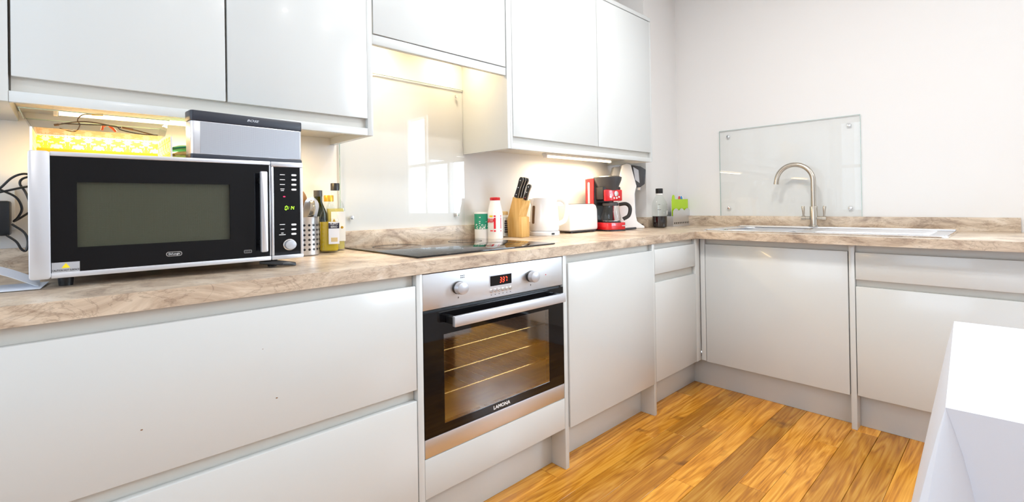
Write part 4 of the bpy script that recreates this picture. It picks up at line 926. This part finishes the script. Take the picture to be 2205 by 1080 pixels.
pl = [(-hw+.006, .0), (hw-.006, .0), (hw-.006, .180), (-hw+.05, .180)]+[(-hw+.028+.018*math.cos(a), .182+.028*math.sin(a)) for a in [math.pi*q/8 for q in range(0, 9)]]+[(-hw+.006, .180)]
obj('board', MB().prism(pl, 'y', -.002, .002), 'lime', o)
cut = [(-hw, .105)]
for k in range(31): cut.append((-hw+2*hw*k/30, .105+.016*abs(math.sin(math.pi*3*k/30))))
cut.append((hw, .105)); obj('scalloped_edge', MB().prism(cut[1:-1], 'y', -.026, -.0245), 'steel', r_)
tag(obj('appliance_plug', MB().tube([(put(1338, -.24), -.24, ZT+.007), (put(1352, -.245), -.245, ZT+.0075), (put(1368, -.25), -.25, ZT+.008)], [.005, .007, .0065], 10), 'dkgrey', smooth=True), 'grey cable plug lying in front of the soda maker', 'plug')

# ------------------------------------------------------------------ table with white cloth
TT = .70
tb = thing('dining_table', 'dining table under a white cloth beside the cabinets', 'table', (-1.7965, -2.3175, 0), math.radians(3), world=False)
obj('top', B(-.362, .362, -.553, .553, TT-.03, TT-.002), 'leg', tb)
for x in (-.31, .31):
    for y_ in (-.49, .49): obj('leg', B(x-.025, x+.025, y_-.025, y_+.025, 0, TT-.03), 'leg', tb, bevel=.003)
c1, c0 = Vector((-1.456, -1.739)), Vector((-2.192, -1.777)); ev = (c0-c1).normalized(); nv = Vector((-ev.y, ev.x)); nv = nv if nv.y > 0 else -nv
c3, c2 = c1-nv*1.12, c0-nv*1.12
per = []    # (edge point, offset of the hem, drop)
def edge(a, b, n, out, f0, f1, k0=.0, q0=0):
    for i in range(n): q = q0+(1-q0)*i/(n-1); per.append((a.lerp(b, q), out*(f0+(f1-f0)*q+k0*math.sin(q*9)), .42))
def corner(c, o1, o2, big):
    B_ = big
    for p_, q_, dz in ((.085, .045, .02), (.10, .10, .05), (.105, .145, .08), (.075, .18, .09), (.02, .175, .08), (-.045, .12, .05), (-.085, .055, .02), (-.100, .022, .0), (-.088, .006, .0), (-.07, .012, 0)):
        per.append((c, o1*(p_*B_)+o2*(q_*B_), .42+dz*B_))
edge(c1, c0, 14, nv, .075, .085); corner(c0, nv, ev, 1)
edge(c0, c2, 18, ev, .028, .05, .008, .03); corner(c2, ev, -nv, .9); edge(c2, c3, 12, -nv, .05, .05, 0, .03); corner(c3, -nv, -ev, .9); edge(c3, c1, 18, -ev, .04, .02, .004, .03)
NP, NT = len(per), 12; m = MB(); cen = (c0+c3)/2
rows_ = []
for j in range(NT+1):
    t = j/NT; row = []
    for P_, o_, dr_ in per:
        e_ = min(1, t*8)*.003/max(.02, o_.length)
        row.append(Vector((P_.x+o_.x*(t+e_), P_.y+o_.y*(t+e_), TT+.001-dr_*t)))
    rows_.append(row)
vs = [p for row in rows_ for p in row]; fs = [(j*NP+i, j*NP+(i+1) % NP, (j+1)*NP+(i+1) % NP, (j+1)*NP+i) for j in range(NT) for i in range(NP)]
fs.append(tuple(range(NP))); m.add(vs, fs)
o = obj('tablecloth', m, 'cloth', smooth=True); tag(o, 'plain white cloth draped over the dining table', 'tablecloth')
